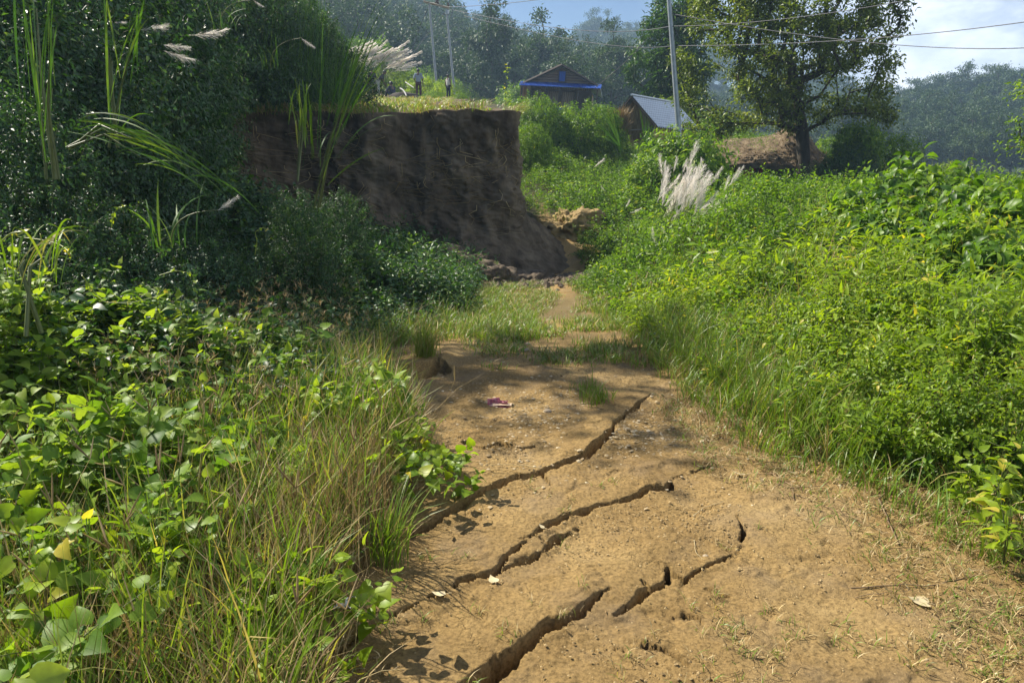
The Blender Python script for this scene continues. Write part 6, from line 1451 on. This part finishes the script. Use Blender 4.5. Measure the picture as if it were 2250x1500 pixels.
# creepers spilling over the grass edge onto the path
def creeper(px, py, r, n, label, up=.28):
    g_ = G(px, py, Htps); t = MB(); x = g_[0]+rng.normal(0, r, n); y = g_[1]+rng.normal(0, r*.8, n); d = np.exp(-((x-g_[0])**2+(y-g_[1])**2)/(2*r*r))
    pos = np.stack([x-g_[0], y-g_[1], up*d*rng.uniform(.5, 1, n)], 1); scatter_set(t, 'heartn', pos, tilt(n, .5), rng.uniform(.6, 1.1, n), rng.normal(-.12, .1, n))
    o = t.build('creeper', [M['leaf_lime'], M['stem']], loc=(g_[0], g_[1], g_[2])); tag(o, label, 'creeper')
creeper(930, 1075, .13, 26, 'bright green creeper spilling from the grass over the upper crack', .16)
creeper(790, 1010, .20, 40, 'heart leaved creeper on top of the grass left of the upper crack', .40)
creeper(620, 1440, .16, 26, 'heart leaved creeper at the bottom, just left of the bare dirt', .16)
creeper(160, 1440, .25, 40, 'heart leaved creeper in the bottom left corner', .40)
creeper(370, 1400, .2, 26, 'heart leaved creeper at the bottom edge between corner and dirt', .30)
# roots and dead stalks hanging on the cliff face
mb = MB()
for i in range(260):
    a = rng.integers(0, int(NS*.62)); b = rng.integers(int(NT*.20), int(NT*.6)); L_ = rng.integers(8, 40); st_ = [(a+int(rng.normal(0, 1.5)*k/4), min(NT-1, b+k)) for k in range(0, L_, 4)]
    if len(st_) < 3: continue
    pts = np.array([[VX[min(NS-1, max(0, u)), v], VY[min(NS-1, max(0, u)), v]-.03, zz[min(NS-1, max(0, u)), v]] for u, v in st_]); tube(mb, pts, np.linspace(.009, .003, len(pts)), 4, rng.uniform(.1, .9), cap=False)
o = mb.build('hanging_roots', [M['straw']]); tag(o, 'dry roots and stalks hanging over the cliff face', 'roots', kind='stuff')
mb = MB(); N = 2600; k = rng.integers(int(NS*.16), int(NS*.62), N); q = np.stack([VX[k, 34], VY[k, 34], zz[k, 34]], 1)+rng.normal(0, .05, (N, 3)); lo = np.stack([Nn[k, 0], Nn[k, 1]], 1)
clump_ = fbm(arc[k]*1.6, 0*k, 0, 3, 66) > -.15; q = q[clump_]; lo = lo[clump_]; N = len(q)
blades(mb, q, rng.uniform(.08, .30, N), lo, rng.uniform(.006, .012, N), rng.uniform(.7, 1.35, N), 5, rng.uniform(.2, 1, N), (rng.random(N) < .45).astype(int))
o = mb.build('rim_grass', GM); tag(o, 'yellowish grass drooping over the rim of the cliff', 'grass', kind='stuff')

# yellow-green herbs standing up through the near right bank
hp_ = []
for v in range(4):
    mb = MB()
    for q_ in range(4):
        V0, F0 = sprig('lance', 18, rng.uniform(.42, .6), .10, bend=.18, vmid=.72, vsd=.18).arrays(); n0 = mb.n; mb.V.append(V0+rng.normal(0, .05, 3)*[1, 1, 0]); mb.n += len(V0)
        for (f_, v_, m_) in F0: mb.F.append((f_+n0, v_, m_))
    hp_.append(mb.build('tall_herb', [M['leaf_lime'], M['stem']], link=False).data)
for i in range(46):
    for _ in range(60):
        px, py, Yq = rng.uniform(1600, 2240), rng.uniform(560, 900), rng.uniform(2.6, 6.2); c_ = P(px, py, Yq)
        if c_[0] > xr(Yq)+.35 and -.25 < c_[2]-Hs(c_[0], Yq)-float(env_right(np.array([c_[0]]), np.array([Yq]))[0])*.55 < .15: break
    o = bpy.data.objects.new('tall_herb', hp_[i % 4]); COL.objects.link(o); o.location = (c_[0], Yq, c_[2]-.15); o.rotation_euler = (rng.normal(0, .12), rng.normal(0, .12), rng.uniform(0, 6.28)); k_ = rng.uniform(.75, 1.15); o.scale = (k_, k_, k_)
    tag(o, 'upright yellow-green herb with narrow leaves standing above the weeds of the near right bank', 'herb', 'upright herbs on the near right bank')
